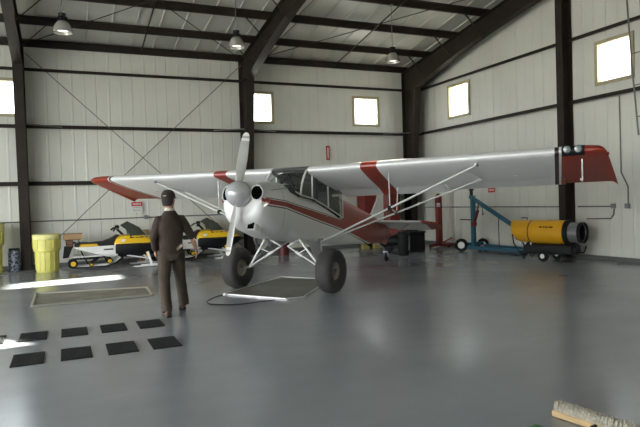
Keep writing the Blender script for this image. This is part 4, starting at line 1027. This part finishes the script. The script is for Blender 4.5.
# jacket
j = MB()
j.loft([ell((0,0,.865),.165,.130), ell((0,0,.92),.172,.136), ell((0,-.01,1.0),.168,.134,e=2.2), ell((0,-.01,1.12),.172,.134,e=2.2), ell((0,-.012,1.26),.190,.140,e=2.3), ell((0,-.012,1.36),.180,.132,e=2.1), ell((0,-.008,1.42),.150,.115), ell((0,-.004,1.47),.115,.095), ell((0,0,1.51),.09,.078), ell((0,0,1.53),.075,.07)])
for s_, e_, w_ in ((LS,LE_,LW),(RS,RE,RW)):
    w2 = e_.lerp(w_, .93 if s_.x < 0 else .22)
    j.tube([(s_.x*.55,0,s_.z-.01), s_ + Vector((0,0,-.005)), s_.lerp(e_,.35), s_.lerp(e_,.7), e_, e_.lerp(w2,.4), w2], [.075,.074,.070,.064,.060,.056,.050], 16)
    for t_ in (.55,.8,.95): q_ = s_.lerp(e_, t_); j.tube([q_ + Vector((0,0,-.012)), q_ + Vector((0,0,.012))], [.066, .061], 14)
for k in range(0):
    a = .8*k; j.tube([(.13*math.cos(a)-.05, -.125, .98+.05*k), (.10*math.sin(a), -.146, 1.0+.05*k), (.14*math.sin(a+1), -.125, .96+.055*k)], .014, 8)
remesh(j.build('jacket', M_jack, PM), .010, 3)
# trousers
t = MB(); t.loft([ell((0,0,.80),.16,.125), ell((0,0,.88),.182,.135), ell((0,0,.95),.175,.13)])
for h_, k_, a_ in ((LH,LK,LA),(RH,RK,RA)):
    t.tube([h_, h_.lerp(k_,.35), h_.lerp(k_,.75), k_, k_.lerp(a_,.3), k_.lerp(a_,.7), a_ + Vector((0,-.01,-.03))], [.108,.104,.090,.082,.080,.077,.076], 18)
    for t_, rr in ((.2,.085),(.75,.083),(.88,.086)): q_ = k_.lerp(a_, t_); t.tube([q_ + Vector((0,0,-.010)), q_ + Vector((0,0,.010))], [rr, rr-.006], 16)
remesh(t.build('trousers', M_trou, PM), .010, 3)
# shoes
def shoe(a, pitch, yaw):
    R_ = Matrix.Rotation(yaw,3,'Z') @ Matrix.Rotation(pitch,3,'X'); o = Vector((a.x, a.y, 0))
    sec = [(-.078,.034,.10),(-.06,.044,.15),(0,.050,.145),(.06,.044,.085),(.12,.050,.065),(.17,.046,.052),(.205,.025,.035)]
    rings = []
    for y, w, hgt in sec: rings.append([(w*math.cos(q), y, .014 + (hgt-.014)*max(0,math.sin(q))**.8 if math.sin(q) > 0 else .014) for q in [2*PI*k/16 for k in range(16)]])
    piv = Vector((0,.12,0))
    f = lambda p: o + piv + R_ @ (Vector(p) - piv)
    sh = MB().loft([[f(p) for p in r] for r in rings]).build('shoe', M_shoe, PM, smooth=True)
    MB().prism([(-.036,-.08),(.036,-.08),(.042,0),(.052,.10),(.050,.17),(.02,.212),(-.02,.212),(-.050,.17),(-.052,.10),(-.042,0)], 'Z', .001, .018).build('sole', M_blackp, sh)
    so = sh.children[0]
    for v in so.data.vertices: v.co = f(v.co)
shoe(LA, 0, .1); shoe(RA + Vector((0,.0,0)), -.22, -.25)

SKY, SUN, SAZ, SEL, EXPO = 4.0, 38.0, -.12, .40, 1.5
# ------------------------------------------------------------------ light
sc = bpy.context.scene
w = bpy.data.worlds.new('sky'); sc.world = w; w.use_nodes = True; nt = w.node_tree
bg = nt.nodes['Background']; bg.inputs['Color'].default_value = (.93,.97,1.0,1); bg.inputs['Strength'].default_value = SKY
sun = bpy.data.lights.new('sun', 'SUN'); sun.energy = SUN; sun.angle = math.radians(.6); sun.color = (1,.93,.80)
so = bpy.data.objects.new('sun', sun); col.objects.link(so)
sd = Vector((-1, SAZ, -SEL)); so.rotation_euler = (-sd).to_track_quat('Z', 'Y').to_euler()
def portal(loc, rot, sx, sy):
    l = bpy.data.lights.new('daylight_opening', 'AREA'); l.shape = 'RECTANGLE'; l.size = sx; l.size_y = sy; l.cycles.is_portal = True
    o = bpy.data.objects.new('daylight_opening', l); col.objects.link(o); o.location = loc; o.rotation_euler = rot
portal((XL-.05, (DOOR[0]+DOOR[1])/2, DOOR[3]/2), (0, -PI/2, 0), DOOR[3], DOOR[1]-DOOR[0])
portal(((FD[0]+FD[1])/2, YF-.05, FD[3]/2), (PI/2, 0, 0), FD[1]-FD[0], FD[3])
for u0, u1, z0, z1 in win_back[:3]: portal(((u0+u1)/2, D+.02, (z0+z1)/2), (-PI/2, 0, 0), u1-u0, z1-z0)
for u0, u1, z0, z1 in win_right[:2]: portal((E+.02, (u0+u1)/2, (z0+z1)/2), (0, PI/2, 0), z1-z0, u1-u0)

# ------------------------------------------------------------------ camera
cam = bpy.data.cameras.new('camera'); co = bpy.data.objects.new('camera', cam); col.objects.link(co)
cam.sensor_width = 36; cam.lens = 584.2/640*36; cam.clip_start = .05; cam.clip_end = 300
yaw, pitch, roll = map(math.radians, (23.69, 1.23, -1.72))
r0 = Vector((math.cos(yaw), -math.sin(yaw), 0)); fw = Vector((math.sin(yaw), math.cos(yaw), 0)); u0 = Vector((0,0,1))
W_ = fw*math.cos(pitch) - u0*math.sin(pitch); U2 = u0*math.cos(pitch) + fw*math.sin(pitch)
Rv = r0*math.cos(roll) + U2*math.sin(roll); Uv = U2*math.cos(roll) - r0*math.sin(roll)
Mx = Matrix((Rv, Uv, -W_)).transposed().to_4x4(); Mx.translation = Vector((0,0,1.6)); co.matrix_world = Mx
sc.camera = co
sc.view_settings.view_transform = 'Standard'; sc.view_settings.look = 'None'; sc.view_settings.gamma = 1; sc.view_settings.use_curve_mapping = False
sc.view_settings.exposure = EXPO
